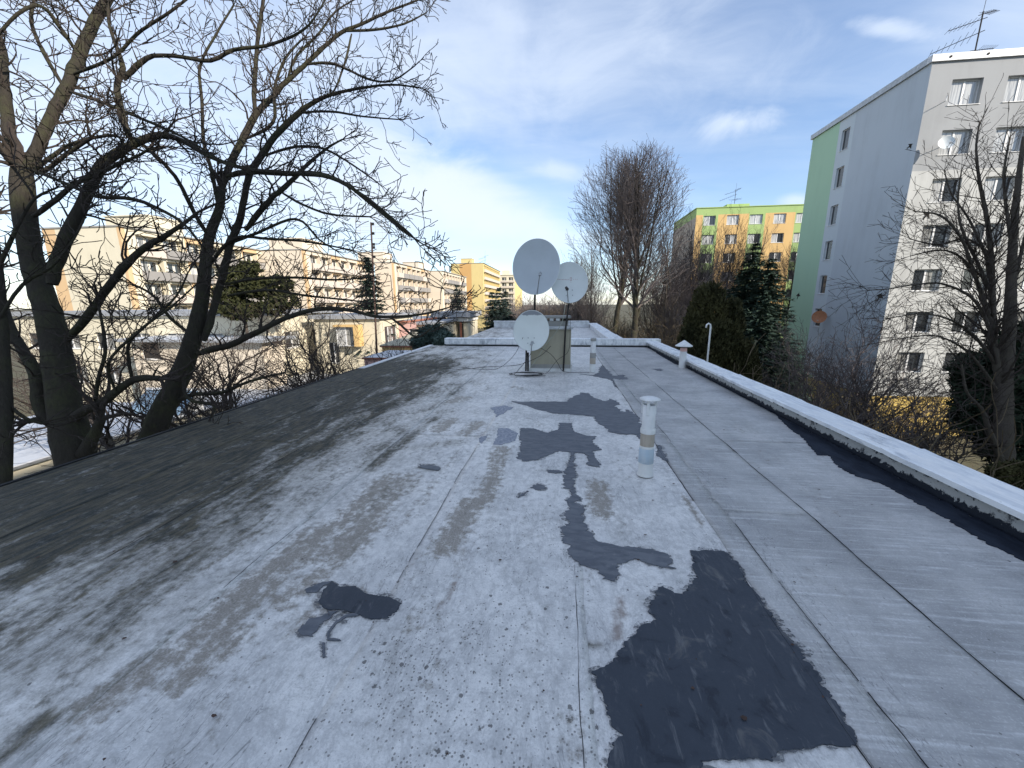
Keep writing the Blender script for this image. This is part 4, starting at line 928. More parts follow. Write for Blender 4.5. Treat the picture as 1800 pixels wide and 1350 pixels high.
# ---- row of cream blocks with balconies down the left street
def balcony_block(nm, X, Y0, L, gw, top, col, accent, strip, floors=5, bay=3.3, label='', towers=(), bays_accent=3, pm='parapet_grey', det=True, fs_=2.88, stripes=None):
    B = thing('apartment_building', (X, Y0, GZ), label, 'apartment building', None)
    H = top - GZ; b = MB(); O = Vector((X, Y0, GZ)); n_ = int((L - 1.6) / bay)
    ops = []; z0s = [top - 0.75 - fs_ * k for k in range(floors)]
    for k in range(n_):
        a = 1.5 + bay * k
        for z in z0s: ops.append((a + 0.18, z - 2.25 - GZ, a + bay - 0.18, z + 0.15 - GZ))
    def mf(a, z):
        if a < 0.55: return 1
        if a < 1.5: return 0
        k = int((a - 1.5) / bay); return 1 if (k % bays_accent == bays_accent - 1) else 0
    wall_open(b, O, UY, UX, L, H, ops, 0.85, mf, rev=0, extra_u=[0.55, 1.5] + [1.5 + bay * k for k in range(n_ + 1)])
    og = Vector((X - gw, Y0, GZ))
    if stripes:
        wall_open(b, og, UX, -UY, gw, H, [], 0.2, lambda a, z: 2 if stripes[0] < a / gw < stripes[1] else 0, extra_u=(stripes[0] * gw, stripes[1] * gw))
    else: wall_open(b, og, UX, -UY, gw, H, [], 0.2, lambda a, z: (2 if (strip and a < gw * 0.17) else (1 if a > gw - 0.4 else 0)), extra_u=(gw * 0.17, gw - 0.4))
    wall_open(b, Vector((X - 0.85, Y0 + 0.6, GZ)), UY, UX, L - 0.6, H - 0.1, [], 0.1, lambda a, z: 0)
    b.quad((X - gw, Y0 + L, GZ), (X, Y0 + L, GZ), (X, Y0 + L, top), (X - gw, Y0 + L, top), 0)
    b.build('wall', [M[col], M[accent], M[strip or accent]], B)
    b = MB(); b.box(X - gw - 0.15, Y0 - 0.12, top, X + 0.3, Y0 + L + 0.1, top + 0.16); rf = b.build('roof', M['roofgrey'] if stripes else M['concrete'], B)
    for (x0, x1, y0, y1, h) in towers:
        t_ = MB(); t_.box(x0, y0, top + 0.16, x1, y1, top + h); t_.box(x0 - 0.15, y0 - 0.15, top + h, x1 + 0.15, y1 + 0.15, top + h + 0.14); t_.build('roof_house', M[col], B)
    for k in range(n_):
        a = 1.5 + bay * k
        for i, z in enumerate(z0s):
            Wm = Matrix(((0, 1, 0, X), (1, 0, 0, Y0 + a), (0, 0, 1, z - 2.25), (0, 0, 0, 1)))     # local x along +y street, local y outward +x
            def bal(q_): q_.box(0.10, -0.02, -0.16, bay - 0.10, 0.55, 0.0); q_.box(0.12, 0.46, 0.0, bay - 0.12, 0.54, 0.95); q_.box(0.12, 0.0, 0.0, 0.19, 0.46, 0.95); q_.box(bay - 0.19, 0.0, 0.0, bay - 0.12, 0.46, 0.95)
            pmm = pm if (k + i * 2) % 5 else 'parapet_pale'
            place('balcony', wmesh(('balcony', bay, pmm), bal, M[pmm]), B, Wm)
            if det:
                p_ = Vector((X - 0.80, Y0 + a + 0.25, z - 1.35)); gmm = rb.choice((('glass', 'glass_mid'), ('glass_curtain', 'glass'), ('glass', 'glass_curtain')))
                window(B, p_, UY, UX, 1.5, 1.35, 2, gmm, 0.0, False)
                window(B, Vector((X - 0.80, Y0 + a + 1.95, z - 2.2)), UY, UX, 0.85, 2.2, 1, ('glass',), 0.0, False)
            else:
                window(B, Vector((X - 0.80, Y0 + a + 0.5, z - 1.9)), UY, UX, 2.2, 1.75, 2, ('glass', 'glass_mid'), 0.0, False)
    return B
tA = gy(187, 397, 50); tA1 = gy(262, 397, 50)
balcony_block('A', -52, 42.6, 26.5, 10.8, 10.75, 'cream', 'apricot', 'apricot', label='nearest cream apartment block at the left with grey balconies and apricot corner', towers=[(tA.x, tA1.x, 50, 55, gy(200, 381, 50).z - 10.75)], floors=4)
balcony_block('B', -44, 64.9, 25.5, 10.8, 10.75, 'pinkcream', 'apricot', None, label='second cream block from the left, half hidden by the big bare tree', towers=[(gy(473, 430, 66).x, gy(531, 430, 66).x, 66, 72, gy(500, 420, 66).z - 10.75)], floors=4, pm='parapet_pale')
balcony_block('C', -38, 88.0, 25.0, 4.5, 10.75, 'pinkcream', 'apricot', None, label='third cream block from the left, behind the tall dark pole', towers=[(gy(629, 445, 89).x, gy(673, 445, 89).x, 89, 94, gy(650, 444, 89).z - 10.75), (-43.5, -39.0, 107, 112, gx(720, 461, -39).z - 10.75 if False else 1.9)], floors=4)
balcony_block('D', -34, 112.0, 30.0, 4.3, 10.6, 'pinkcream', 'cream', None, label='fourth pale block from the left, ending beside the yellow tower block', floors=4, pm='parapet_grey')
tE = gy(810, 455, 158)
balcony_block('E', -30, 153.6, 44.0, 12.8, 16.6, 'yellow', 'yellow', 'ochre', label='tall yellow slab block with an ochre stripe on its end wall', towers=[(tE.x, gy(829, 455, 158).x, 158, 163, gy(815, 455, 158).z - 16.6)], floors=8, stripes=(0.27, 0.635), pm='parapet_pale', det=False)
antenna(tuple(Vector((-33.2, 175, 16.8))), 5, 'antenna mast on the roof of the tall yellow slab block', 2.0)
# far block with banded front
qa = gy(879, 484, 205); qb = gy(905, 484, 205)
B = thing('apartment_building', (qa.x, 205, GZ), 'farthest pale yellow block with banded balconies just left of the dishes', 'apartment building')
W_ = qb.x - qa.x; H = qa.z - GZ; b = MB(); ops = []
for k in range(8):
    for a in (0.12, 0.58): ops.append((a * W_, H - 2.6 - 2.85 * k, (a + 0.3) * W_, H - 1.0 - 2.85 * k))
wall_open(b, Vector((qa.x, 205, GZ)), UX, -UY, W_, H, ops, 0.4, lambda a, z: 0)
wall_open(b, Vector((qb.x, 205, GZ)), UY, UX, 40, H, [], 0.4, lambda a, z: 1)
b.build('wall', [M['cream'], M['yellow']], B)
for o in ops: window(B, Vector((qa.x + o[0], 205, GZ + o[1])), UX, -UY, o[2] - o[0], 1.6, 2, ('glass', 'glass_mid'), 0.3, False)
for k in range(8):
    b = MB(); b.box(qa.x + 0.2, 204.4, qa.z - 3.6 - 2.85 * k, qb.x - 0.2, 204.98, qa.z - 2.75 - 2.85 * k); b.build('balcony', M['parapet_pale'], B)
b = MB(); b.box(qa.x - 0.3, 204.7, qa.z, qb.x + 0.3, 245, qa.z + 0.35); b.box(gy(883, 477, 210).x, 209, qa.z + 0.35, gy(896, 477, 210).x, 214, gy(890, 475, 209).z); b.build('roof', M['cream'], B)

# ---- low houses and garages between the street and our roof
def house(nm, x0, y0, x1, y1, top, col, label, cat='house', ov=0.35, fasc='roofgrey', fh=0.32, wins=(), xwins=(), zb=GZ, name='flat_roof_house', roofm=None):
    B = thing(name, (x0, y0, zb), label, cat); b = MB(); O = Vector((x0, y0, zb)); H = top - fh - zb
    wall_open(b, O, UX, -UY, x1 - x0, H, [w_[:4] for w_ in wins], 0.18)
    wall_open(b, Vector((x1, y0, zb)), UY, UX, y1 - y0, H, [w_[:4] for w_ in xwins], 0.18)
    b.quad((x0, y0, zb), (x0, y1, zb), (x0, y1, top - fh), (x0, y0, top - fh)); b.quad((x0, y1, zb), (x1, y1, zb), (x1, y1, top - fh), (x0, y1, top - fh))
    b.build('wall', M[col], B)
    b = MB(); b.box(x0 - ov, y0 - ov, top - fh, x1 + ov, y1 + ov, top - 0.02); b.build('fascia', M[fasc], B)
    b = MB(); b.box(x0 - ov + 0.05, y0 - ov + 0.05, top - 0.018, x1 + ov - 0.05, y1 + ov - 0.05, top); b.build('roof', M[roofm or 'roofpale'], B)
    for w_ in wins: window(B, O + UX * w_[0] + Vector((0, 0, w_[1])), UX, -UY, w_[2] - w_[0], w_[3] - w_[1], w_[4] if len(w_) > 4 else 2, ('glass', 'glass_mid') if len(w_) < 6 else (w_[5],), 0.12)
    for w_ in xwins: window(B, Vector((x1, y0 + w_[0], zb + w_[1])), UY, UX, w_[2] - w_[0], w_[3] - w_[1], w_[4] if len(w_) > 4 else 2, ('glass', 'glass_mid') if len(w_) < 6 else (w_[5],), 0.12)
    return B
h0 = 30.0
hw = [(k * 3.6 + 1.0, 6.3, k * 3.6 + 2.9, 7.7) for k in range(6)]
house('h1', -49.5, 30, -24.4, 41, 1.12, 'cream', 'long low cream house with grey flat roof in front of the nearest cream block', wins=hw + [(k * 3.6 + 1.0, 3.2, k * 3.6 + 2.9, 4.7) for k in range(6)], xwins=[(2, 6.2, 4, 7.7), (6, 6.2, 8, 7.7)], fh=0.4, roofm='roofgrey')
wx = gy(244, 600, 27).x + 34.0; wx1 = gy(277, 600, 27).x + 34.0
house('h2', -34.0, 27.0, -22.6, 29.3, -0.95, 'pinkcream', 'lower cream annex with a wide flat eave and one dark shuttered window', wins=[(wx, gy(260, 632, 27).z - GZ, wx1, gy(260, 600, 27).z - GZ, 1, 'dark')], ov=0.7, fh=0.22)
hx = gy(567, 560, 36)
house('h3', -22.8, 34, -16.3, 42, 0.62, 'cream', 'cream house with orange framed glazed bay behind the bare trees', wins=[(1.2, 4.6, 2.2, 6.6)], xwins=[(0.8, 5.4, 3.6, 8.0, 3)], fh=0.36, roofm='roofgrey')
b_ = gy(597, 600, 33.6); c_ = gy(627, 574, 33.6)
T = thing('glazed_bay', (b_.x, 33.6, GZ), 'orange framed glazed bay with pale screen between the cream and pink houses', 'bay window')
b = MB(); b.box(b_.x - 0.12, 32.9, c_.z, c_.x + 0.5, 33.7, c_.z + 0.18); b.box(c_.x, 32.9, b_.z - 0.4, c_.x + 0.5, 33.7, c_.z); b.build('frame', M['orange'], T)
window(T, Vector((b_.x, 33.2, b_.z - 0.4)), UX, -UY, c_.x - b_.x, c_.z - b_.z + 0.4, 2, ('glass_curtain', 'glass_mid'), 0.0, False)
house('h4', gy(645, 560, 38).x, 38, gy(712, 560, 38).x, 50, gy(680, 563, 38).z, 'pink', 'pink house with a red eave and two tall narrow windows', wins=[(1.0, 5.2, 1.8, 7.6, 1), (4.4, 5.6, 5.2, 7.6, 1)], fasc='brick', fh=0.22, roofm='roofgrey')
house('h4b', gy(712, 560, 40).x, 40, gy(765, 560, 40).x, 50, gy(740, 566, 40).z, 'cream', 'plain cream house wing right of the pink house', fh=0.25, wins=[(1.0, 5.2, 2.2, 7.0, 2)], roofm='roofgrey')
o0 = gy(671, 607, 27); o1 = gy(727, 607, 27)
T = house('h5', o0.x, 27, o1.x, 31, o0.z, 'orange', 'small orange garage with a sloping beige roof', cat='garage', ov=0.12, fasc='brick', fh=0.12, roofm='chimney', name='garage')
a0, a1, a2, a3 = o0 + Vector((-0.1, -0.12, 0.02)), Vector((o1.x + 0.1, 26.88, o0.z + 0.02)), Vector((o1.x + 0.1, 31, o0.z + 0.75)), Vector((o0.x + 1.3, 31, o0.z + 0.75))
b = MB(); b.quad(a0, a1, a2, a3); b.quad(a0 - Vector((0, 0, .06)), a1 - Vector((0, 0, .06)), a1, a0); b.build('sloping_roof', M['chimney'], T)
house('h6', gy(640, 630, 22).x, 22, gy(694, 630, 22).x, 25.5, gy(660, 628, 22).z, 'pink', 'low pink garage wall just beyond the roof edge', cat='garage', ov=0.1, fasc='brick', fh=0.1, name='garage')
# canopy house near the yellow block
k0 = gy(770, 575, 48); k1 = gy(822, 575, 48)
T = thing('canopy_house', (k0.x, 48, GZ), 'small house with flat grey canopy roof and rust red posts left of the far roof', 'house')
b = MB(); b.box(k0.x, 49.5, GZ, k1.x, 54, k0.z + 0.6); b.box(k1.x - 0.6, 48.3, GZ, k1.x, 49.5, k0.z + 0.6); b.build('wall', M['cream'], T)
b = MB(); b.box(k0.x - 0.6, 47.2, k0.z + 1.25, k1.x + 0.5, 54.5, k0.z + 1.9); b.build('upper_roof', M['roofgrey'], T)
b = MB(); b.box(k0.x + 1.3, 47.8, k0.z + 0.72, k1.x + 0.1, 54, k0.z + 1.18); b.build('fascia', M['white'], T)
for x_ in (k0.x + 0.9, k1.x - 0.9): b = MB(); b.box(x_ - 0.11, 48.0, GZ, x_ + 0.11, 48.2, k0.z + 1.2); b.build('post', M['brick'], T)
window(T, Vector((k0.x + 1.6, 49.45, k0.z - 1.5)), UX, -UY, 1.7, 1.9, 2, ('glass_mid', 'glass'), 0.0, False)
# garages with white sheet roofs
GT = -4.6
def garage_row(x0, y0, x1, y1, top, label, m='roofpale', wall='cream'):
    T = thing('garage_row', (x0, y0, GZ), label, 'garages')
    b = MB(); b.box(x0, y0, GZ, x1, y1, top - 0.16); b.build('wall', M[wall], T)
    b = MB(); b.box(x0 - 0.15, y0 - 0.15, top - 0.158, x1 + 0.2, y1 + 0.15, top - 0.05); b.build('roof_edge', M['gray_metal'], T)
    y = y0
    while y < y1:
        c = MB(); y2 = min(y + 2.9, y1); c.box(x0 - 0.12, y + 0.02, top - 0.048, x1 + 0.17, y2 - 0.02, top + 0.004 * rb.random()); c.build('roof_sheet', M[m], T); y += 2.92
    return T
ga = gz(15, 820, GT); gb = gz(240, 750, GT)
garage_row(ga.x - 8.5, ga.y - 9, ga.x, gb.y + 4.5, GT, 'garage row with a snow pale sheet roof below the big tree trunks')
gc = gz(480, 660, GT)
garage_row(ga.x - 7.5, gb.y + 5.6, ga.x + 0.5, gb.y + 20, GT - 0.3, 'second garage row with a pale roof farther up the lane')
s0 = gz(165, 720, GT + 0.9)
T = thing('skylight', (s0.x, s0.y, GT), 'long blue tinted skylight with white frame on the garage roofs', 'skylight')
e0 = gz(290, 722, GT + 0.3); e1 = gz(290, 688, GT + 1.2)
b = MB(); xa, xb = s0.x - 0.5, e0.x + 1.2; yf = e0.y - 0.4; 
b.quad((xa, yf, GT + 0.12), (xb, yf, GT + 0.12), (xb, yf + 1.5, GT + 1.25), (xa, yf + 1.5, GT + 1.25)); b.build('glazing', M['skylight'], T)
b = MB(); b.box(xa - 0.1, yf - 0.12, GT + 0.02, xb + 0.1, yf - 0.02, GT + 0.16); b.box(xa - 0.1, yf + 1.5, GT, xb + 0.1, yf + 1.65, GT + 1.35); b.build('frame', M['white'], T)
# wooden pole and lattice of a curtain antenna
m0 = gx(664, 655, -14); m1 = gx(652, 391, -14)
T = thing('wooden_pole', (m0.x, m0.y, GZ), 'tall dark reddish pole with small fittings rising above the left roofs', 'pole')
b = MB(); d_ = (m1 - m0); b.tube([m0 - d_ * 0.55, m0, m1], [0.09, 0.08, 0.06], 8); b.build('shaft', M['pole_wood'], T, smooth=True)
for f_ in (0.99, 0.93, 0.86, 0.84, 0.78): c_ = m0.lerp(m1, f_); b = MB(); b.box(c_.x + 0.05, c_.y - 0.06, c_.z - 0.09, c_.x + 0.22, c_.y + 0.06, c_.z + 0.09); b.build('fitting', M['dark_metal'], T)
YL = 92.0; l0 = gy(629, 445, YL); l1 = gy(677, 380, YL)
T = thing('lattice_antenna', (l0.x, YL, l0.z), 'faint tall lattice antenna frame on the roof of the third cream block', 'antenna')
for f_ in (0, .14, .5, .64, .86, 1):
    b = MB(); x_ = l0.x + (l1.x - l0.x) * f_; b.tube([Vector((x_, YL, l0.z - 1)), Vector((x_ + 0.1, YL, l1.z + rb.uniform(-.5, .8)))], 0.06, 4); b.build('upright', M['concrete'], T)
for i in range(13):
    z_ = l0.z + (l1.z - l0.z) * i / 12.5
    for (fa, fb) in ((0, .14), (.0, .45), (.55, 1), (.7, 1)):
        if rb.random() < 0.25: continue
        b = MB(); b.tube([Vector((l0.x + (l1.x - l0.x) * fa, YL, z_)), Vector((l0.x + (l1.x - l0.x) * fb, YL, z_ + rb.uniform(-.2, .2)))], 0.045, 3); b.build('rung', M['concrete'], T)
for px, py, h in ((285, 381, 3), (735, 461, 5)):
    q = gy(px, py, 52 if px < 400 else 108); b = MB(); T = thing('rod_antenna', q, 'thin rod antenna on the roof of the %s cream block' % ('nearest' if px < 400 else 'third'), 'antenna')
    b.tube([q - Vector((0, 0, 0.5)), q + Vector((0, 0, h))], 0.03, 4); b.build('rod', M['gray_metal'], T)
# ================================================================== TREES
def rvec(r): return Vector((r.gauss(0, 1), r.gauss(0, 1), r.gauss(0, 1)))
def grow(mb, r, p, d, L, rad, lvl, P, fine=None):
    """one shoot and its side shoots"""
    n = max(3, int(L / P['seg'])); pts = [p.copy()]; rs = [rad]; d = d.normalized(); side = 1
    for i in range(n):
        d = (d + rvec(r) * P['kink'] + Vector((0, 0, 1)) * P['up'] * (1.0 if lvl else 0.6)).normalized()
        p = p + d * (L / n); f = (i + 1) / n
        if 'env' in P:
            ec, er = P['env']; ev = ((p.x - ec.x) / er[0]) ** 2 + ((p.y - ec.y) / er[1]) ** 2 + ((p.z - ec.z) / er[2]) ** 2
            if ev > 1.0 + r.uniform(-0.10, 0.10):
                if len(pts) < 2: pts.append(p.copy()); rs.append(P['rmin'])
                break
        pts.append(p.copy()); rs.append(max(P['rmin'], rad * (1 - P.get('taper', 0.75) * f)))
        if lvl < P['lv'] and f > P.get('bare', 0.1) and r.random() < P['dens'][lvl]:
            a = d.cross(rvec(r)).normalized(); ang = r.uniform(*P['ang'])
            cd_ = (d * math.cos(ang) + a * math.sin(ang)).normalized()
            cl = L * r.uniform(*P['ratio']) * (1.15 - 0.55 * f)
            if cl > P['lmin']: grow(mb, r, p, cd_, cl, max(P['rmin'], rs[-1] * P.get('rr', 0.62)), lvl + 1, P)
    k = 3 if rs[0] < P.get('k3', 0.02) else (5 if rs[0] < 0.08 else 8)
    mb.tube(pts, rs, k, cap=False)
def smooth_poly(N, r, wob):
    out = []; rad = []
    for i in range(len(N) - 1):
        p0 = N[max(i - 1, 0)]; p1 = N[i]; p2 = N[i + 1]; p3 = N[min(i + 2, len(N) - 1)]
        k = max(3, int((p2[0] - p1[0]).length / 0.12)); k = min(k, 14)
        for j in range(k):
            t_ = j / k
            q = 0.5 * ((2 * p1[0]) + (p2[0] - p0[0]) * t_ + (2 * p0[0] - 5 * p1[0] + 4 * p2[0] - p3[0]) * t_ ** 2 + (3 * p1[0] - p0[0] - 3 * p2[0] + p3[0]) * t_ ** 3)
            rr = p1[1] + (p2[1] - p1[1]) * t_
            if i or j: q = q + rvec(r) * wob * rr
            out.append(q); rad.append(rr * (1 + r.uniform(-0.035, 0.045)))
    out.append(N[-1][0]); rad.append(N[-1][1]); return out, rad
# pixel skeletons of the two near trees: (px, py, distance m, half width px)
LW = 0.70
def limb(nodes): return [(at(x, y, d), hw_ * LW * d / F_PX) for x, y, d, hw_ in nodes]
PT = dict(seg=0.075, kink=0.20, up=0.045, lv=3, dens=[0.66, 0.56, 0.40], ang=(0.5, 1.25), ratio=(0.28, 0.58), lmin=0.045, rmin=0.0050, rr=0.6, k3=0.012, taper=0.72, bare=0.12)
def near_tree(seed, label, trunk, limbs, spawn=1.0, base_loc=None, group=None, twigL=(0.35, 1.15), twig_mat='twig'):
    r = random.Random(seed); T = thing('bare_tree', base_loc, label, 'tree', group)
    tp, tr = smooth_poly(limb(trunk) if not isinstance(trunk[0][0], Vector) else trunk, r, 0.015)
    first = tp[0]; pts = [Vector((first.x - 0.05, first.y, GZ)), Vector((first.x, first.y, (GZ + first.z) / 2))] + tp; rs = [tr[0] * 1.35, tr[0] * 1.12] + tr
    mb = MB(); mb.tube(pts, rs, 14); mb.build('trunk', M['bark'], T, smooth=True)
    crown = MB()
    def shoots(P_, R_, dens, f0=0.12):
        n = len(P_); acc = 0
        for i in range(1, n):
            seg = (P_[i] - P_[i - 1]); acc += seg.length * dens
            f = i / n
            if f < f0: acc = 0
            while acc > 1:
                acc -= 1; d = seg.normalized(); a = d.cross(rvec(r)).normalized()
                if a.z < -0.35 and r.random() < 0.6: a = -a
                ang = r.uniform(0.5, 1.3); cd_ = d * math.cos(ang) + a * math.sin(ang)
                L = r.uniform(*twigL) * (1.1 - 0.45 * f) * (0.6 if r.random() < 0.35 else 1.0)
                if r.random() < 0.3: L = r.uniform(0.06, 0.2)
                grow(crown, r, P_[i] + (P_[i - 1] - P_[i]) * r.random(), cd_, L, min(0.016, max(0.006, R_[i] * 0.4)), 1 if L > 0.5 else 2, PT)
        # the limb's own tip fans out
        d = (P_[-1] - P_[-3]).normalized()
        for _ in range(4): grow(crown, r, P_[-1], (d + rvec(r) * 0.45).normalized(), r.uniform(0.3, 0.7), max(0.004, R_[-1] * 0.7), 1, PT)
    shoots(tp, tr, 1.2 * spawn, 0.35)
    for L_ in limbs:
        dens = 10.5 * spawn; stub = False
        if L_[0] == 'stub': stub = True; L_ = L_[1:]
        lp_, lr_ = smooth_poly(limb(L_), r, 0.07)
        if not stub: lr_[0] *= 0.6; lr_[1] *= 0.8; lr_[2] *= 0.92
        mb = MB(); mb.tube(lp_, lr_, 10 if lr_[0] > 0.03 else 7, cap=stub); mb.build('limb', M['bark'], T, smooth=True)
        if not stub: shoots(lp_, lr_, dens)
        else: shoots(lp_, lr_, 2.0 * spawn, 0.3)
    crown.build('crown', M[twig_mat], T); return T

b0 = at(134, 850, 4.9)
near_tree(21, 'big bare tree with a mossy forked trunk and sawn stubs at the left roof edge',
  [(135, 880, 4.9, 36), (131, 820, 4.95, 34), (124, 770, 5.0, 37), (112, 700, 5.05, 31), (103, 640, 5.1, 29), (88, 560, 5.2, 26), (62, 480, 5.3, 22), (48, 410, 5.35, 21), (40, 340, 5.4, 22), (38, 300, 5.4, 19)],
  [ [(38, 310, 5.4, 17), (18, 240, 5.5, 13), (8, 150, 5.6, 11), (2, 90, 5.7, 10), (-20, 20, 5.8, 8), (-60, -80, 6, 6)],
    [(42, 318, 5.4, 14), (56, 285, 5.45, 13), (85, 215, 5.5, 12), (118, 152, 5.6, 12), (140, 95, 5.7, 12), (165, 40, 5.8, 11), (196, -15, 5.9, 10), (240, -90, 6.1, 7)],
    [(92, 500, 5.15, 17), (102, 455, 5.2, 14), (125, 400, 5.25, 13), (150, 350, 5.3, 12), (170, 305, 5.35, 12), (190, 280, 5.4, 11), (235, 253, 5.4, 9), (283, 237, 5.4, 8), (325, 250, 5.35, 6), (375, 278, 5.3, 5), (440, 298, 5.2, 4.6), (520, 305, 5.1, 5), (580, 312, 5.0, 4.5), (640, 345, 4.9, 4), (690, 385, 4.85, 3.2), (722, 412, 4.8, 2.2), (738, 432, 4.8, 1.4)],
    [(238, 255, 5.4, 8), (222, 228, 5.4, 7), (212, 190, 5.4, 8), (206, 150, 5.4, 6.5), (216, 118, 5.4, 6), (200, 70, 5.4, 4), (190, 30, 5.45, 3), (196, -20, 5.5, 2)],
    [(218, 140, 5.4, 7), (240, 117, 5.35, 6.5), (270, 98, 5.3, 4.5), (320, 100, 5.25, 4.5), (370, 107, 5.2, 4.5), (412, 87, 5.15, 4.2), (470, 80, 5.1, 3.6), (530, 55, 5.0, 2.8), (560, 20, 5.0, 2.0), (580, -20, 5, 1.5)],
    [(116, 600, 5.1, 11), (150, 560, 5.0, 10), (190, 505, 4.9, 9), (222, 465, 4.85, 8.5), (262, 430, 4.8, 7.5), (290, 415, 4.75, 6), (330, 388, 4.7, 4), (350, 372, 4.7, 3), (400, 350, 4.6, 2)],
    [(60, 300, 5.4, 6), (110, 262, 5.3, 4.5), (150, 245, 5.2, 4), (200, 238, 5.1, 3), (215, 250, 5, 2)],
    [(66, 305, 5.35, 6), (90, 292, 5.3, 5), (130, 262, 5.2, 4.5), (160, 243, 5.1, 4)],
    [(8, 280, 5.3, 3), (60, 300, 5.0, 3), (110, 320, 4.8, 4), (170, 345, 4.7, 4.5), (235, 350, 4.6, 4.5), (290, 372, 4.6, 4), (330, 400, 4.6, 3), (360, 440, 4.5, 2)],
    [(58, 380, 5.3, 7), (100, 350, 5.2, 6), (135, 322, 5.1, 5), (200, 293, 5.0, 4), (240, 275, 4.9, 3), (262, 262, 4.8, 3)],
    ['stub', (118, 745, 5.0, 13), (150, 722, 4.9, 11), (190, 700, 4.85, 10), (225, 672, 4.8, 9), (255, 664, 4.78, 8), (282, 666, 4.75, 7)],
    [(102, 755, 5.0, 15), (70, 715, 5.0, 14), (66, 670, 5.05, 14), (52, 635, 5.1, 12), (30, 600, 5.2, 10), (10, 550, 5.3, 9), (-10, 470, 5.4, 8), (-20, 380, 5.5, 7)],
    ['stub', (150, 800, 4.95, 20), (165, 765, 4.9, 12), (178, 735, 4.85, 10)],
    ['stub', (88, 740, 5.0, 9), (62, 738, 4.9, 7), (48, 742, 4.85, 6)],
    [(168, 720, 4.9, 5), (172, 670, 4.8, 4), (185, 620, 4.7, 4), (178, 560, 4.7, 3), (170, 520, 4.7, 2.5)],
    [(232, 668, 4.8, 5), (226, 630, 4.7, 4), (228, 600, 4.65, 3.5), (265, 565, 4.6, 3), (310, 520, 4.5, 2.5), (330, 480, 4.5, 2)],
    [(205, 690, 4.8, 4), (190, 640, 4.6, 3.5), (240, 585, 4.5, 3), (300, 540, 4.5, 2.4), (345, 500, 4.5, 1.6)],
    [(110, 150, 5.6, 5), (75, 90, 5.7, 4), (55, 40, 5.8, 4), (60, 0, 5.9, 3)],
    [(140, 100, 5.7, 5), (100, 40, 5.5, 5), (70, 10, 5.3, 4), (30, 25, 5.2, 3.5), (-20, 80, 5.2, 3)],
    [(120, 160, 5.6, 4), (180, 180, 5.3, 4), (240, 205, 5.1, 3.5), (320, 240, 4.9, 3), (400, 290, 4.7, 2.4)],
    [(130, 130, 5.6, 4), (200, 100, 5.3, 3.5), (240, 60, 5.2, 3.5), (300, 20, 5.0, 3), (350, -20, 5, 2.4)] ],
  base_loc=(b0.x, b0.y, GZ))
b0 = at(245, 800, 5.9)
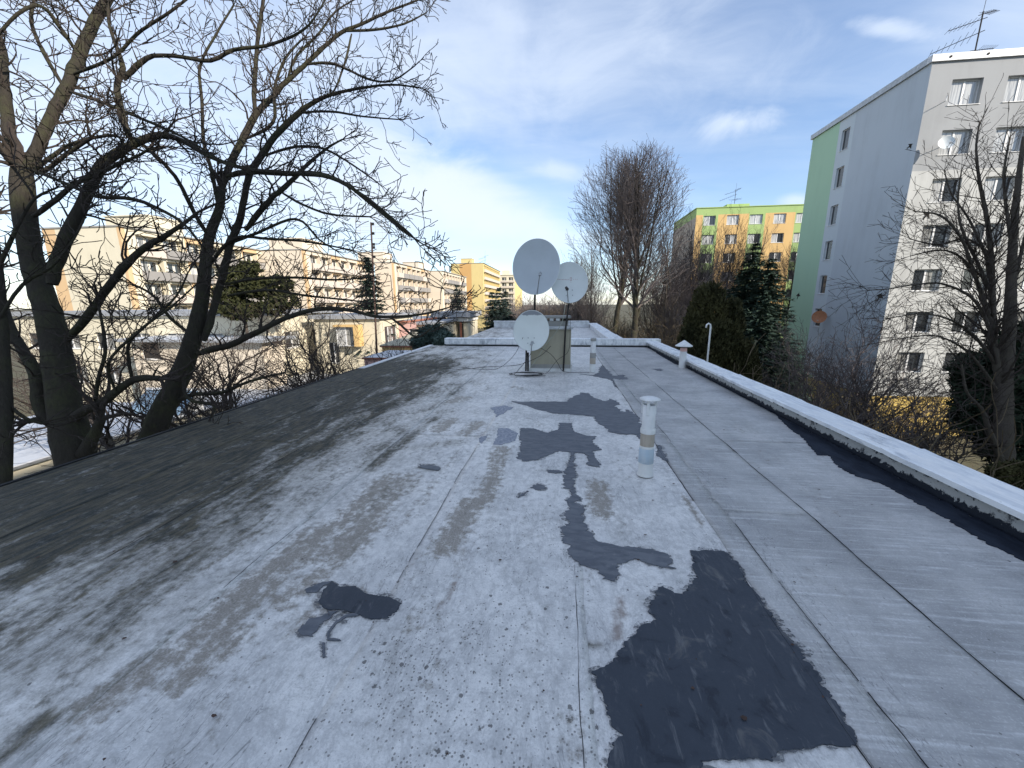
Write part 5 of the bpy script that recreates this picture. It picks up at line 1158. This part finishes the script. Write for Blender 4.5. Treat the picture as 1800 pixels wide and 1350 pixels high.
near_tree(22, 'leaning bare tree with long fanned limbs reaching over the left half of the sky',
  [(240, 830, 5.9, 27), (258, 790, 5.9, 27), (282, 730, 5.95, 25), (303, 690, 6.0, 24), (325, 640, 6.05, 21), (342, 585, 6.1, 18), (356, 520, 6.2, 15), (362, 460, 6.3, 13), (368, 415, 6.35, 12), (385, 370, 6.4, 10), (390, 330, 6.4, 9)],
  [ [(389, 335, 6.4, 8.5), (410, 277, 6.45, 8), (430, 240, 6.5, 8), (450, 200, 6.5, 7.5), (480, 170, 6.5, 6), (505, 142, 6.5, 5.5), (533, 117, 6.5, 5), (570, 82, 6.5, 4.5), (600, 57, 6.5, 4), (633, 43, 6.5, 3.6), (683, 20, 6.5, 2.8), (735, 0, 6.5, 1.8)],
    [(449, 202, 6.5, 5.5), (447, 165, 6.5, 5.5), (449, 120, 6.6, 5), (452, 80, 6.6, 4.6), (457, 40, 6.7, 4.5), (464, -10, 6.8, 4), (470, -60, 6.9, 3)],
    [(358, 600, 6.1, 9), (385, 510, 6.2, 8), (405, 430, 6.2, 8.5), (420, 390, 6.2, 8), (430, 345, 6.25, 7.5), (440, 305, 6.25, 7.5), (460, 273, 6.3, 7.5), (483, 240, 6.3, 7), (523, 200, 6.3, 6.5), (548, 182, 6.3, 5), (583, 166, 6.3, 4), (633, 155, 6.3, 3.2), (690, 149, 6.3, 2.4), (742, 155, 6.3, 1.5)],
    [(540, 113, 6.5, 4), (580, 111, 6.4, 3.5), (610, 122, 6.3, 3), (650, 140, 6.2, 2.4), (690, 142, 6.2, 2), (730, 115, 6.2, 1.4)],
    [(604, 55, 6.5, 3.2), (660, 52, 6.5, 2.8), (710, 42, 6.5, 2.2), (750, 22, 6.5, 1.3)],
    [(618, 60, 6.5, 3), (606, 110, 6.4, 2.6), (592, 150, 6.3, 2), (583, 165, 6.3, 2)],
    [(432, 405, 6.2, 7.5), (455, 375, 6.15, 7), (480, 345, 6.1, 6.5), (493, 336, 6.1, 6), (520, 310, 6.1, 5.5), (543, 287, 6.1, 4), (573, 262, 6.1, 3), (602, 245, 6.1, 2)],
    [(493, 337, 6.1, 3.6), (533, 360, 6.0, 3), (583, 377, 6.0, 2.6), (650, 381, 6.0, 1.8)],
    [(400, 310, 6.2, 7), (440, 302, 6.0, 7), (500, 305, 5.9, 6), (560, 306, 5.8, 5.5), (610, 325, 5.7, 5), (655, 360, 5.6, 4.5), (690, 390, 5.6, 3.8), (718, 412, 5.6, 2.6), (745, 430, 5.6, 1.6)],
    [(349, 622, 6.05, 9), (375, 613, 5.95, 8), (405, 606, 5.85, 8), (450, 585, 5.8, 7), (500, 560, 5.75, 6), (560, 543, 5.7, 5.5), (620, 546, 5.6, 4.6), (660, 556, 5.6, 4), (710, 556, 5.6, 3.2), (755, 550, 5.6, 2.6), (790, 540, 5.6, 1.6)],
    [(683, 556, 5.6, 3.2), (705, 572, 5.55, 3), (730, 592, 5.5, 2.6), (752, 582, 5.5, 2.2), (775, 560, 5.5, 1.5)],
    [(310, 705, 6.0, 8), (345, 693, 5.9, 5.5), (390, 690, 5.8, 4.5), (440, 670, 5.7, 3.6), (500, 655, 5.6, 2.2)],
    [(322, 650, 6.0, 6), (330, 700, 5.8, 4), (375, 712, 5.7, 3.5), (370, 735, 5.6, 2.5)],
    [(370, 420, 6.35, 6), (345, 380, 6.2, 5), (320, 330, 6.1, 4.6), (300, 300, 6.0, 4.6), (275, 275, 5.9, 5), (262, 262, 5.9, 5)],
    [(385, 372, 6.4, 5), (372, 300, 6.3, 4.2), (358, 250, 6.3, 3.8), (355, 180, 6.3, 3.6), (352, 115, 6.3, 3.2), (380, 60, 6.3, 2.6), (410, 10, 6.3, 2)],
    [(430, 245, 6.5, 4), (480, 215, 6.4, 4), (482, 160, 6.4, 3.5), (500, 105, 6.4, 3), (530, 70, 6.4, 2)],
    [(505, 142, 6.5, 3.5), (520, 100, 6.5, 3), (560, 60, 6.5, 2.6), (590, 20, 6.5, 2), (640, -10, 6.5, 1.4)],
    [(460, 275, 6.3, 3.5), (520, 258, 6.2, 3.2), (570, 262, 6.1, 2.8), (620, 290, 6.0, 2.2), (665, 322, 6.0, 1.6)],
    [(525, 198, 6.3, 3.2), (580, 196, 6.2, 2.8), (640, 205, 6.2, 2), (700, 210, 6.2, 1.4)],
    [(400, 430, 6.2, 4), (450, 410, 6.0, 3.5), (520, 385, 5.9, 3), (560, 420, 5.8, 2.2), (590, 440, 5.8, 1.6)],
    [(395, 500, 6.2, 4), (450, 490, 6.0, 3.6), (520, 488, 5.9, 3), (590, 492, 5.8, 2.4), (640, 488, 5.8, 1.6)],
    [(400, 520, 6.2, 4), (470, 510, 6.0, 3.2), (540, 520, 5.9, 2.8), (620, 528, 5.8, 2.0)],
    [(365, 470, 6.3, 5), (410, 420, 6.1, 4), (470, 420, 6.0, 3.4), (540, 425, 5.9, 2.6), (620, 440, 5.8, 1.8)],
    [(340, 590, 6.1, 5), (300, 560, 6.0, 4), (270, 520, 5.9, 3.2), (235, 500, 5.8, 2.4)] ],
  spawn=0.95, base_loc=(b0.x, b0.y, GZ))
b0 = at(2, 860, 4.0)
near_tree(23, 'bare stem cut by the left edge of the picture', [(2, 900, 4.0, 18), (8, 800, 4.0, 14), (8, 700, 4.05, 14), (4, 600, 4.1, 12), (-6, 480, 4.2, 12), (-20, 380, 4.3, 10)],
  [[(0, 560, 4.1, 5), (40, 500, 4.1, 4), (90, 470, 4.1, 3), (130, 420, 4.1, 2.4), (150, 380, 4.1, 2)], [(8, 705, 4.05, 5), (45, 735, 4.1, 4), (75, 745, 4.2, 3)], [(-6, 480, 4.2, 6), (30, 400, 4.2, 4), (60, 350, 4.2, 3), (100, 330, 4.2, 2.2)]],
  spawn=0.8, base_loc=(b0.x, b0.y, GZ))

# smaller bare bushes and fruit trees beyond the left edge
PB = dict(seg=0.22, kink=0.20, up=0.05, lv=3, dens=[0.8, 0.7, 0.5], ang=(0.4, 1.1), ratio=(0.35, 0.68), lmin=0.12, rmin=0.006, rr=0.6, k3=0.03, taper=0.7, bare=0.12)
def bush_tree(name, base, h, label, seed, P, stems=4, spread=0.5, group=None, tm='bark_brown', cm='twig', cat='tree', trunk_h=0.35, r0=None):
    r = random.Random(seed); T = thing(name, base, label, cat, group); B0 = Vector(base); r0 = r0 or h * 0.018
    mb = MB(); top = B0 + Vector((r.uniform(-.1, .1) * h, r.uniform(-.1, .1) * h, h * trunk_h)); mb.tube([B0, (B0 + top) / 2 + rvec(r) * 0.02 * h, top], [r0 * 1.3, r0, r0 * 0.9], 8); mb.build('trunk', M[tm], T, smooth=True)
    mb = MB()
    for i in range(stems):
        a = 2 * math.pi * (i + r.random() * 0.7) / stems; d = Vector((math.cos(a) * spread, math.sin(a) * spread, 1)).normalized()
        grow(mb, r, B0.lerp(top, r.uniform(0.6, 1)), d, h * (1 - trunk_h) * r.uniform(0.75, 1.05), r0 * 0.6, 0, P)
    mb.build('crown', M[cm], T); return T
def P_scaled(P, s, **kw): q = dict(P); q['seg'] *= s; q['lmin'] *= s; q['rmin'] *= s; q.update(kw); return q
spots = [(540, 650, 12, 5.2), (590, 640, 14, 5), (470, 690, 10, 5), (430, 640, 14, 5.5), (380, 600, 19, 7), (620, 650, 17, 5), (500, 610, 20, 6.5), (330, 640, 17, 6), (200, 640, 15, 6), (160, 600, 17, 7), (560, 590, 22, 6), (660, 640, 20, 4.2), (700, 600, 24, 5)]
FRUIT = ['bare fruit tree forking just above the middle of the left roof edge', 'bare fruit tree right below the end of the long low limb', 'bare fruit tree showing just right of the sawn off limb of the leaning tree', 'thin bare fruit tree right beside the leaning trunk', 'taller bare fruit tree behind the leaning trunk, before the annex', 'low bare fruit tree between the glazed bay and the roof edge', 'bare fruit tree in front of the cream house wall', 'bare fruit tree in the gap between the two big trunks, before the dark shuttered window', 'bare fruit tree behind the cut stub of the mossy trunk', 'bare fruit tree just right of the mossy trunk, before the cream house', 'bare fruit tree covering the cream house beside the orange bay', 'small bare fruit tree at the foot of the tall dark pole', 'bare fruit tree in front of the pink house']
for i, (px, py, d, h) in enumerate(spots):
    q = at(px, py, d); bush_tree('bare_fruit_tree', (q.x, q.y, GZ), (q.z - GZ) + h * 0.42, FRUIT[i], 40 + i, P_scaled(PB, 1.0, dens=[0.62, 0.46, 0.34]), stems=6, spread=0.75, group='bare fruit trees in the left yards', cat='tree', trunk_h=0.5, r0=0.10)

# ---- conifers
def spruce(base, h, w_, label, m, seed, dens=1.0, group=None, name='spruce_tree', needle=0.36):
    r = random.Random(seed); T = thing(name, base, label, 'conifer', group); B0 = Vector(base)
    mb = MB(); mb.tube([B0, B0 + Vector((0, 0, h * 0.97))], [h * 0.018, 0.02], 7); mb.build('trunk', M['bark_brown'], T)
    mb = MB(); tiers = int(h * 4.6 * dens); 
    for t_i in range(tiers):
        f = (t_i + r.random()) / tiers; z = h * (0.10 + 0.90 * f); R_ = w_ * ((1 - f) ** 0.85) * r.uniform(0.62, 1.15) + 0.10
        nb = max(6, int(13 * (1 - f) + 6))
        for k in range(nb):
            a = 2 * math.pi * (k + r.random()) / nb; L = R_ * r.uniform(0.7, 1.08); ns = max(3, int(L / (needle * 0.42)))
            for s_ in range(ns):
                q = (s_ + r.random()) / ns
                c = B0 + Vector((math.cos(a) * L * q, math.sin(a) * L * q, z - L * 0.32 * q + L * 0.14 * q * q))
                for _ in range(5):
                    dd = (Vector((math.cos(a + r.uniform(-.9, .9)), math.sin(a + r.uniform(-.9, .9)), r.uniform(-.55, .35)))).normalized()
                    sd = dd.cross(Vector((r.uniform(-.4, .4), r.uniform(-.4, .4), 1))).normalized() * needle * r.uniform(0.16, 0.34); e = c + dd * needle * r.uniform(0.6, 1.2)
                    mb.add([tuple(c - sd), tuple(c + sd), tuple(e)], [(0, 1, 2)])
    mb.build('crown', M[m], T); return T
def leafmass(name, base, lobes, label, m, seed, n=9000, leaf=0.16, cat='conifer', group=None, upright=True, trunk=True, kind=None):
    """dense crown of many small leaf clumps filling overlapping lobes (centre, radii)"""
    r = random.Random(seed); T = thing(name, base, label, cat, group); B0 = Vector(base)
    if kind: T['kind'] = kind
    if trunk: mb = MB(); mb.tube([B0, Vector((lobes[0][0][0], lobes[0][0][1], lobes[0][0][2]))], [0.2, 0.08], 7); mb.build('trunk', M['bark_brown'], T)
    mb = MB(); wts = [l[1][0] * l[1][1] * l[1][2] for l in lobes]
    for _ in range(n):
        c, R_ = r.choices(lobes, wts)[0]
        d = rvec(r).normalized(); s = r.uniform(0.45, 1.0) ** 0.4
        bump_ = 1 + (0.34 if not upright else 0.16) * noise.noise(Vector((d.x * 3, d.y * 3, d.z * 3 + seed))) + 0.10 * noise.noise(Vector((d.x * 9, d.y * 9, d.z * 9)))
        p = Vector((c[0] + d.x * R_[0] * s * bump_, c[1] + d.y * R_[1] * s * bump_, c[2] + d.z * R_[2] * s * bump_))
        dd = (Vector((d.x * .5, d.y * .5, 1.0 if upright else 0.1)) + rvec(r) * (0.35 if upright else 0.8)).normalized()
        sd = dd.cross(d + rvec(r) * 0.5)
        if sd.length < 0.05: continue
        sd = sd.normalized() * leaf * r.uniform(0.25, 0.55); e = dd * leaf * r.uniform(0.8, 1.6)
        mb.add([tuple(p - sd), tuple(p + sd), tuple(p + e + sd * 0.3), tuple(p + e - sd * 0.3)], [(0, 1, 2, 3)])
    mb.build('crown', M[m], T); return T
def top_base(px, py, y): q = gy(px, py, y); return (q.x, q.y, GZ), q.z - GZ
bs, h = top_base(1330, 428, 33); spruce(bs, h, 5.4, 'tall dark spruce with a pointed top in front of the orange block', 'needle', 61, 1.2)
bs, h = top_base(1357, 455, 31); spruce(bs, h, 4.8, 'dark spruce touching the mint edge of the tall grey block', 'needle', 62, 1.2)
bs, h = top_base(1345, 520, 28); spruce(bs, h, 4.4, 'lower dark spruce right behind the hooked pipe', 'needle', 63, 1.1)
bs, h = top_base(1302, 480, 36); spruce(bs, h, 3.4, 'slim dark spruce between the rounded evergreen and the taller spruces', 'needle', 64, 1.1)
def lobe(px, py, d, rx_px, rz_px, ry=None):
    c = at(px, py, d); return ((c.x, c.y, c.z), (rx_px * d / F_PX, (ry or rx_px * 0.9) * d / F_PX, rz_px * d / F_PX))
L_ = [lobe(1243, 560, 21, 32, 62), lobe(1280, 588, 21.5, 24, 66), lobe(1215, 610, 21, 22, 60), lobe(1248, 650, 21, 56, 90), lobe(1285, 680, 21, 44, 90)]
leafmass('thuja_tree', (L_[0][0][0], L_[0][0][1], GZ), L_, 'rounded two lobed dark evergreen beyond the right parapet', 'thuja', 65, n=42000, leaf=0.13)
for i, (px, py, y, wd, lab, m) in enumerate(((803, 500, 66, 4.2, 'small blue spruce left of the yellow slab block', 'needle_blue'), (877, 504, 60, 3.8, 'taller of the two blue spruces in front of the far balconies', 'needle_blue'), (865, 512, 56, 3.6, 'blue spruce just left of the far parapet', 'needle_blue'), (889, 512, 63, 3.6, 'blue spruce closest to the large grey dish', 'needle_blue'), (645, 452, 37, 4.2, 'dark green spruce right beside the tall dark pole', 'needle'), (812, 548, 58, 1.6, 'short spruce between the canopy house and the yellow block', 'needle'))):
    bs, h = top_base(px, py, y); spruce(bs, h, wd, lab, m, 70 + i, 0.8, needle=0.42)
L_ = [lobe(420, 488, 30, 30, 20), lobe(455, 505, 30, 28, 20), lobe(492, 500, 30, 22, 14), lobe(405, 520, 30, 24, 20), lobe(500, 528, 30, 24, 14), lobe(440, 470, 30, 16, 12), lobe(425, 545, 30, 34, 16), lobe(478, 540, 30, 22, 14)]
leafmass('pine_tree', (L_[0][0][0], L_[0][0][1], GZ), L_, 'broad olive green pine behind the leaning bare tree', 'pine', 80, n=6500, leaf=0.24, upright=False)
L_ = [lobe(762, 592, 24, 26, 20), lobe(782, 600, 23, 18, 16), lobe(742, 604, 24, 18, 14)]
leafmass('dwarf_pine', (L_[0][0][0], L_[0][0][1], GZ), L_, 'bushy blue green dwarf pine beside the left end of the white parapet', 'needle_blue', 81, n=6000, leaf=0.16, upright=False)

# ---- tall bare lindens beyond the roof
PL = dict(seg=0.5, kink=0.10, up=0.075, lv=4, dens=[0.85, 0.68, 0.52, 0.36], ang=(0.3, 0.9), ratio=(0.40, 0.70), lmin=0.3, rmin=0.0095, rr=0.55, k3=0.06, taper=0.8, bare=0.08)
def linden(base, h, label, seed, stems, spread, P=PL, forkz=0.25, r0=0.3, lean=(0, 0), cm='twig_purple', tm='bark_brown', group=None, name='bare_linden'):
    r = random.Random(seed); T = thing(name, base, label, 'tree', group); B0 = Vector(base); fz = h * forkz
    mb = MB(); tp = [B0, B0 + Vector((lean[0] * .3, 0, fz * .5)), B0 + Vector((lean[0], lean[1], fz))]; mb.tube(tp, [r0 * 1.25, r0, r0 * 0.92], 10); mb.build('trunk', M[tm], T, smooth=True)
    cr = MB(); leader = []
    for i in range(stems):
        a = 2 * math.pi * (i + r.random() * 0.6) / stems; sp = spread * (0.15 if i == 0 else r.uniform(0.6, 1.1)); d = Vector((math.cos(a) * sp, math.sin(a) * sp, 1)).normalized()
        pts = []; rs = []; p = tp[-1] - Vector((0, 0, 0.3)); L = (h - fz) * (1.0 if i == 0 else r.uniform(0.72, 0.98)); n = 9
        if i and leader and stems > 5:
            li = min(len(leader) - 2, int(r.random() ** 0.8 * 5)); p = leader[li].lerp(leader[li + 1], r.random()); L = (h - p.z + GZ) * r.uniform(0.7, 1.0)
        for k in range(n + 1):
            pts.append(p.copy()); rs.append(r0 * (0.85 if i == 0 else 0.26) * (1 - 0.85 * k / n) + 0.012)
            d = (d + rvec(r) * 0.05 + Vector((0, 0, 0.05))).normalized(); p = p + d * (L / n)
            if 'env' in P and k > 3:
                ec, er = P['env']
                if ((p.x - ec.x) / er[0]) ** 2 + ((p.y - ec.y) / er[1]) ** 2 + ((p.z - ec.z) / er[2]) ** 2 > 0.92: break
        n = len(pts) - 1
        if i == 0: leader = list(pts)
        mb = MB(); mb.tube(pts, rs, 7, cap=False); mb.build('limb', M[tm], T, smooth=True)
        for k in range(1, n):
            for _ in range(4 if k < 7 else 3):
                ax = (pts[k + 1] - pts[k]).normalized(); a2 = ax.cross(rvec(r)).normalized(); an = r.uniform(0.4, 1.0)
                grow(cr, r, pts[k].lerp(pts[k + 1], r.random()), ax * math.cos(an) + a2 * math.sin(an), (h * 0.27) * (1.15 - 0.75 * k / n) * r.uniform(0.6, 1.1), rs[k] * 0.42, 1, P)
    cr.build('crown', M[cm], T); return T
def env_px(x0, x1, ytop, ybot, Y):
    a = gy(x0, 400, Y); c = gy(x1, 400, Y); t_ = gy((x0 + x1) / 2, ytop, Y); b_ = gy((x0 + x1) / 2, ybot, Y); rx = (c.x - a.x) / 2
    return (Vector(((a.x + c.x) / 2, Y, (t_.z + b_.z) / 2)), (rx, rx * 0.9, (t_.z - b_.z) / 2))
q = gy(1090, 596, 37); P1 = dict(PL); P1['env'] = env_px(992, 1150, 254, 590, q.y)
linden((q.x, q.y, GZ), gy(1065, 258, q.y).z - GZ, 'tall rounded bare tree with the left of the two dark trunks beyond the roof end', 91, 9, 0.36, P1, 0.34, 0.28, lean=(-0.5, 0), tm='bark')
q = gy(1108, 597, 33); P2 = dict(PL); P2['env'] = env_px(1052, 1222, 248, 570, q.y)
linden((q.x, q.y, GZ), gy(1130, 250, q.y).z - GZ, 'tall rounded bare tree with the right of the two dark trunks beyond the roof end', 92, 10, 0.42, P2, 0.36, 0.28, lean=(0.3, 0), tm='bark')
# slimmer bare trees between the lindens and the conifers
PS = P_scaled(PL, 1.0, up=0.12, lv=3, dens=[0.95, 0.8, 0.55], ang=(0.25, 0.7))
SLIM = ['slim bare tree at the left end wall of the orange block', 'slim bare tree crossing the left corner of the orange block', 'slim bare tree just right of the tall linden crown', 'slim bare tree before the first window column of the orange block', 'short slim tree under the right side of the linden crown', 'slim bare tree behind the left linden trunk', 'slim bare tree just right of the middle dish', 'slim bare tree before the second window column of the orange block', 'slim bare tree beside the pointed spruce top', 'slim bare tree directly behind the rounded evergreen', 'slim bare tree between the spruces and the mint wall']
for i, (px, top, y, r0) in enumerate(((1185, 385, 40, 0.16), (1205, 395, 44, 0.14), (1168, 420, 38, 0.13), (1222, 400, 47, 0.14), (1145, 440, 42, 0.12), (1040, 420, 44, 0.14), (1015, 450, 50, 0.13), (1270, 385, 56, 0.14), (1300, 400, 58, 0.14), (1245, 420, 52, 0.13), (1380, 440, 52, 0.12))):
    q = gy(px, 600, y); linden((q.x, y, GZ), gy(px, top, y).z - GZ, SLIM[i], 100 + i, 4, 0.20, PS, 0.3, r0, group='slim bare trees in the thicket', name='slim_bare_tree', cm='twig' if i % 3 == 1 else 'twig_purple')
q = gy(1383, 600, 47); linden((q.x, 47, GZ), gy(1383, 455, 47).z - GZ, 'slender birch with pale trunk beside the mint wall', 120, 3, 0.15, PS, 0.75, 0.10, tm='birch', name='birch_tree', lean=(0.4, 0))
# hazy bare scrub filling the ground behind (too many to count)
def scrub(name, pts, hmin, hmax, seed, n, label, m='twig', P=None, rad=1.0):
    r = random.Random(seed); mb = MB(); P = P or P_scaled(PB, 1.6, lv=2, dens=[0.9, 0.6, 0.3], rmin=0.011)
    for _ in range(n):
        a, b_ = r.choice(pts); f = r.random(); p = Vector(a).lerp(Vector(b_), f) + Vector((r.uniform(-rad, rad), r.uniform(-rad, rad), 0)); p.z = GZ
        h = r.uniform(hmin, hmax)
        for _ in range(3): grow(mb, r, p, Vector((r.gauss(0, .35), r.gauss(0, .35), 1)).normalized(), h, 0.022, 0, P)
    o = mb.build(name, M[m]); return tag(o, label, 'undergrowth', kind='stuff')
scrub('bare_scrub', [((6, 30, 0), (14, 52, 0)), ((5, 45, 0), (9, 75, 0)), ((4, 60, 0), (-6, 110, 0))], 6.0, 9.2, 131, 60, 'brown bare scrub below the tall lindens', 'twig_pale', rad=3)
scrub('far_scrub', [((-16, 120, 0), (10, 130, 0)), ((-22, 150, 0), (0, 170, 0)), ((-8, 95, 0), (2, 100, 0))], 7.0, 11.0, 132, 60, 'distant bare brown tree belt behind the dishes', 'twig_purple', P_scaled(PB, 3.5, lv=2, dens=[0.9, 0.6, 0.3], rmin=0.03), rad=6)
scrub('yard_scrub', [((-9, 16, 0), (-13, 30, 0)), ((-8, 12, 0), (-10, 22, 0))], 4.0, 7.2, 133, 9, 'tangle of bare twigs and brambles along the left edge', 'twig', rad=1.6)
scrub('hillside_scrub', [((12, 22, 0), (22, 28, 0)), ((8, 26, 0), (18, 36, 0))], 1.4, 3.8, 134, 150, 'low bare brushwood under the tall grey block', 'twig_pale', rad=2.5)
scrub('roofside_scrub', [((6.5, 11, 0), (8.5, 40, 0))], 4.5, 7.0, 135, 34, 'bare brushwood reaching up beside the right parapet', 'twig_pale', rad=1.5)
# shrubs in front of the grey block
PH = P_scaled(PB, 1.15, dens=[0.8, 0.6, 0.45], up=0.05, kink=0.17, ang=(0.35, 0.95), rmin=0.008)
for i, (px, top, y, lab) in enumerate(((1490, 540, 24, 'rounded bare shrub tree rising against the blue grey wall'), (1425, 572, 25, 'bare shrub tree in front of the mint stripe'), (1545, 600, 22, 'bare shrub tree at the lit corner of the tall grey block'), (1610, 640, 20, 'low bare shrub under the front windows'), (1455, 600, 21, 'dense small shrub tree just above the parapet'), (1660, 680, 18, 'twiggy shrub left of the dark ivy mass'))):
    q = gy(px, 700, y); h = gy(px, top, y).z - GZ
    bush_tree('bare_shrub', (q.x, y, GZ), h, lab, 140 + i, PH, stems=6, spread=0.62, trunk_h=0.36, cm='twig_purple', r0=0.10, cat='shrub')
# big tree on the right
PR = dict(seg=0.30, kink=0.12, up=0.012, lv=4, dens=[0.9, 0.72, 0.55, 0.35], ang=(0.4, 1.0), ratio=(0.34, 0.62), lmin=0.16, rmin=0.0065, rr=0.55, k3=0.03, taper=0.8, bare=0.08)
def right_tree():
    global LW; LW = 1.0; r = random.Random(151); b_ = at(1768, 860, 15); T = thing('bare_tree', (b_.x, b_.y, GZ), 'large bare tree with many upright stems and drooping twigs at the right edge', 'tree')
    cr = MB()
    trunk = limb([(x_, y_, d_, w_ * 0.58) for x_, y_, d_, w_ in [(1770, 900, 15, 24), (1766, 800, 15, 21), (1764, 700, 15, 20), (1768, 640, 15, 17), (1775, 560, 15, 14), (1778, 480, 15, 11), (1782, 400, 15, 9), (1790, 320, 15, 7), (1800, 240, 15, 4)]])
    limbs = [limb([(x_, y_, d_, w_ * 0.52) for x_, y_, d_, w_ in x]) for x in (
        [(1764, 700, 15, 11), (1748, 620, 15, 10), (1744, 520, 15, 9), (1742, 450, 14.9, 7), (1734, 380, 14.8, 6), (1722, 320, 14.7, 4.5), (1716, 260, 14.6, 3), (1722, 215, 14.6, 2)],
        [(1752, 640, 15, 10), (1738, 560, 15, 8), (1712, 480, 14.8, 5), (1690, 420, 14.5, 4), (1655, 380, 14.3, 3), (1610, 372, 14, 1.6)],
        [(1745, 520, 15, 6), (1715, 455, 14.8, 4.5), (1690, 400, 14.6, 3.6), (1684, 350, 14.5, 2.6), (1690, 300, 14.4, 1.6)],
        [(1742, 470, 15, 5), (1720, 420, 14.8, 4), (1700, 380, 14.8, 3), (1672, 340, 14.8, 2.2), (1660, 300, 14.8, 1.5)],
        [(1748, 600, 15, 6), (1715, 530, 14.7, 4.5), (1660, 500, 14.4, 3.4), (1610, 500, 14.2, 2.6), (1560, 508, 14, 2), (1525, 510, 14, 1.3)],
        [(1750, 640, 15, 6), (1712, 590, 14.7, 4.5), (1665, 560, 14.4, 3.2), (1615, 552, 14.2, 2.2), (1560, 560, 14, 1.4)],
        [(1755, 690, 15, 6), (1720, 640, 14.7, 4.5), (1690, 610, 14.5, 3.4), (1640, 590, 14.3, 2.4), (1570, 597, 14, 1.4)],
        [(1776, 520, 15, 7), (1796, 440, 15, 5), (1810, 380, 15, 4), (1830, 280, 15, 2.4)],
        [(1780, 440, 15, 6), (1768, 360, 15, 4.6), (1765, 300, 15, 3.5), (1776, 240, 15, 2)],
        [(1764, 720, 15, 12), (1795, 640, 15.5, 10), (1815, 540, 15.5, 8), (1830, 440, 15.5, 6), (1850, 300, 15.5, 3)],
        [(1744, 450, 15, 4), (1700, 420, 15.2, 3), (1650, 430, 15.2, 2.2), (1600, 420, 15.2, 1.4)],
        [(1764, 820, 15, 12), (1740, 760, 14.6, 8), (1726, 720, 14.4, 6), (1700, 690, 14.2, 4), (1690, 640, 14, 2.5)],
        [(1740, 560, 15, 5), (1705, 470, 15, 3.6), (1660, 440, 15, 2.8), (1600, 450, 15, 1.6)])]
    p_, r_ = smooth_poly(trunk, r, 0.03); first = p_[0]; mb = MB(); mb.tube([Vector((first.x, first.y, GZ))] + p_, [r_[0] * 1.2] + r_, 12); mb.build('trunk', M['bark_brown'], T, smooth=True)
    for j, L in enumerate(limbs):
        lp_, lr_ = smooth_poly(L, r, 0.05); mb = MB(); mb.tube(lp_, lr_, 7, cap=False); mb.build('limb', M['bark_brown'], T, smooth=True)
        acc = 0
        for i in range(2, len(lp_)):
            sg = lp_[i] - lp_[i - 1]; acc += sg.length * 6.0
            while acc > 1:
                acc -= 1; d = sg.normalized(); a = d.cross(rvec(r)).normalized(); an = r.uniform(0.35, 1.0)
                grow(cr, r, lp_[i], d * math.cos(an) + a * math.sin(an) + Vector((0, 0, -0.05)), r.uniform(0.8, 2.6) * (1.1 - 0.5 * i / len(lp_)), max(0.008, lr_[i] * 0.35), 1 if r.random() < .6 else 2, PR)
        d = (lp_[-1] - lp_[-3]).normalized()
        for _ in range(5): grow(cr, r, lp_[-1], (d + rvec(r) * 0.4).normalized(), r.uniform(0.6, 1.5), 0.009, 1, PR)
    cr.build('crown', M['twig'], T)
right_tree()
L_ = [lobe(1770, 660, 16, 70, 46), lobe(1735, 720, 16, 46, 50), lobe(1800, 760, 16, 60, 70), lobe(1785, 600, 16.5, 34, 30)]
leafmass('ivy_mass', (L_[0][0][0], L_[0][0][1], GZ), L_, 'dark ivy and evergreen mass at the foot of the big right tree', 'ivy', 160, n=15000, leaf=0.17, cat='ivy', upright=False, trunk=False)
L_ = [lobe(1785, 840, 12, 30, 26)]
leafmass('brown_bush', (L_[0][0][0], L_[0][0][1], GZ), L_, 'rounded yellow brown bush in the right corner below the big tree', 'thuja', 161, n=5000, leaf=0.12, cat='bush', upright=False, trunk=False)
# birds in the air
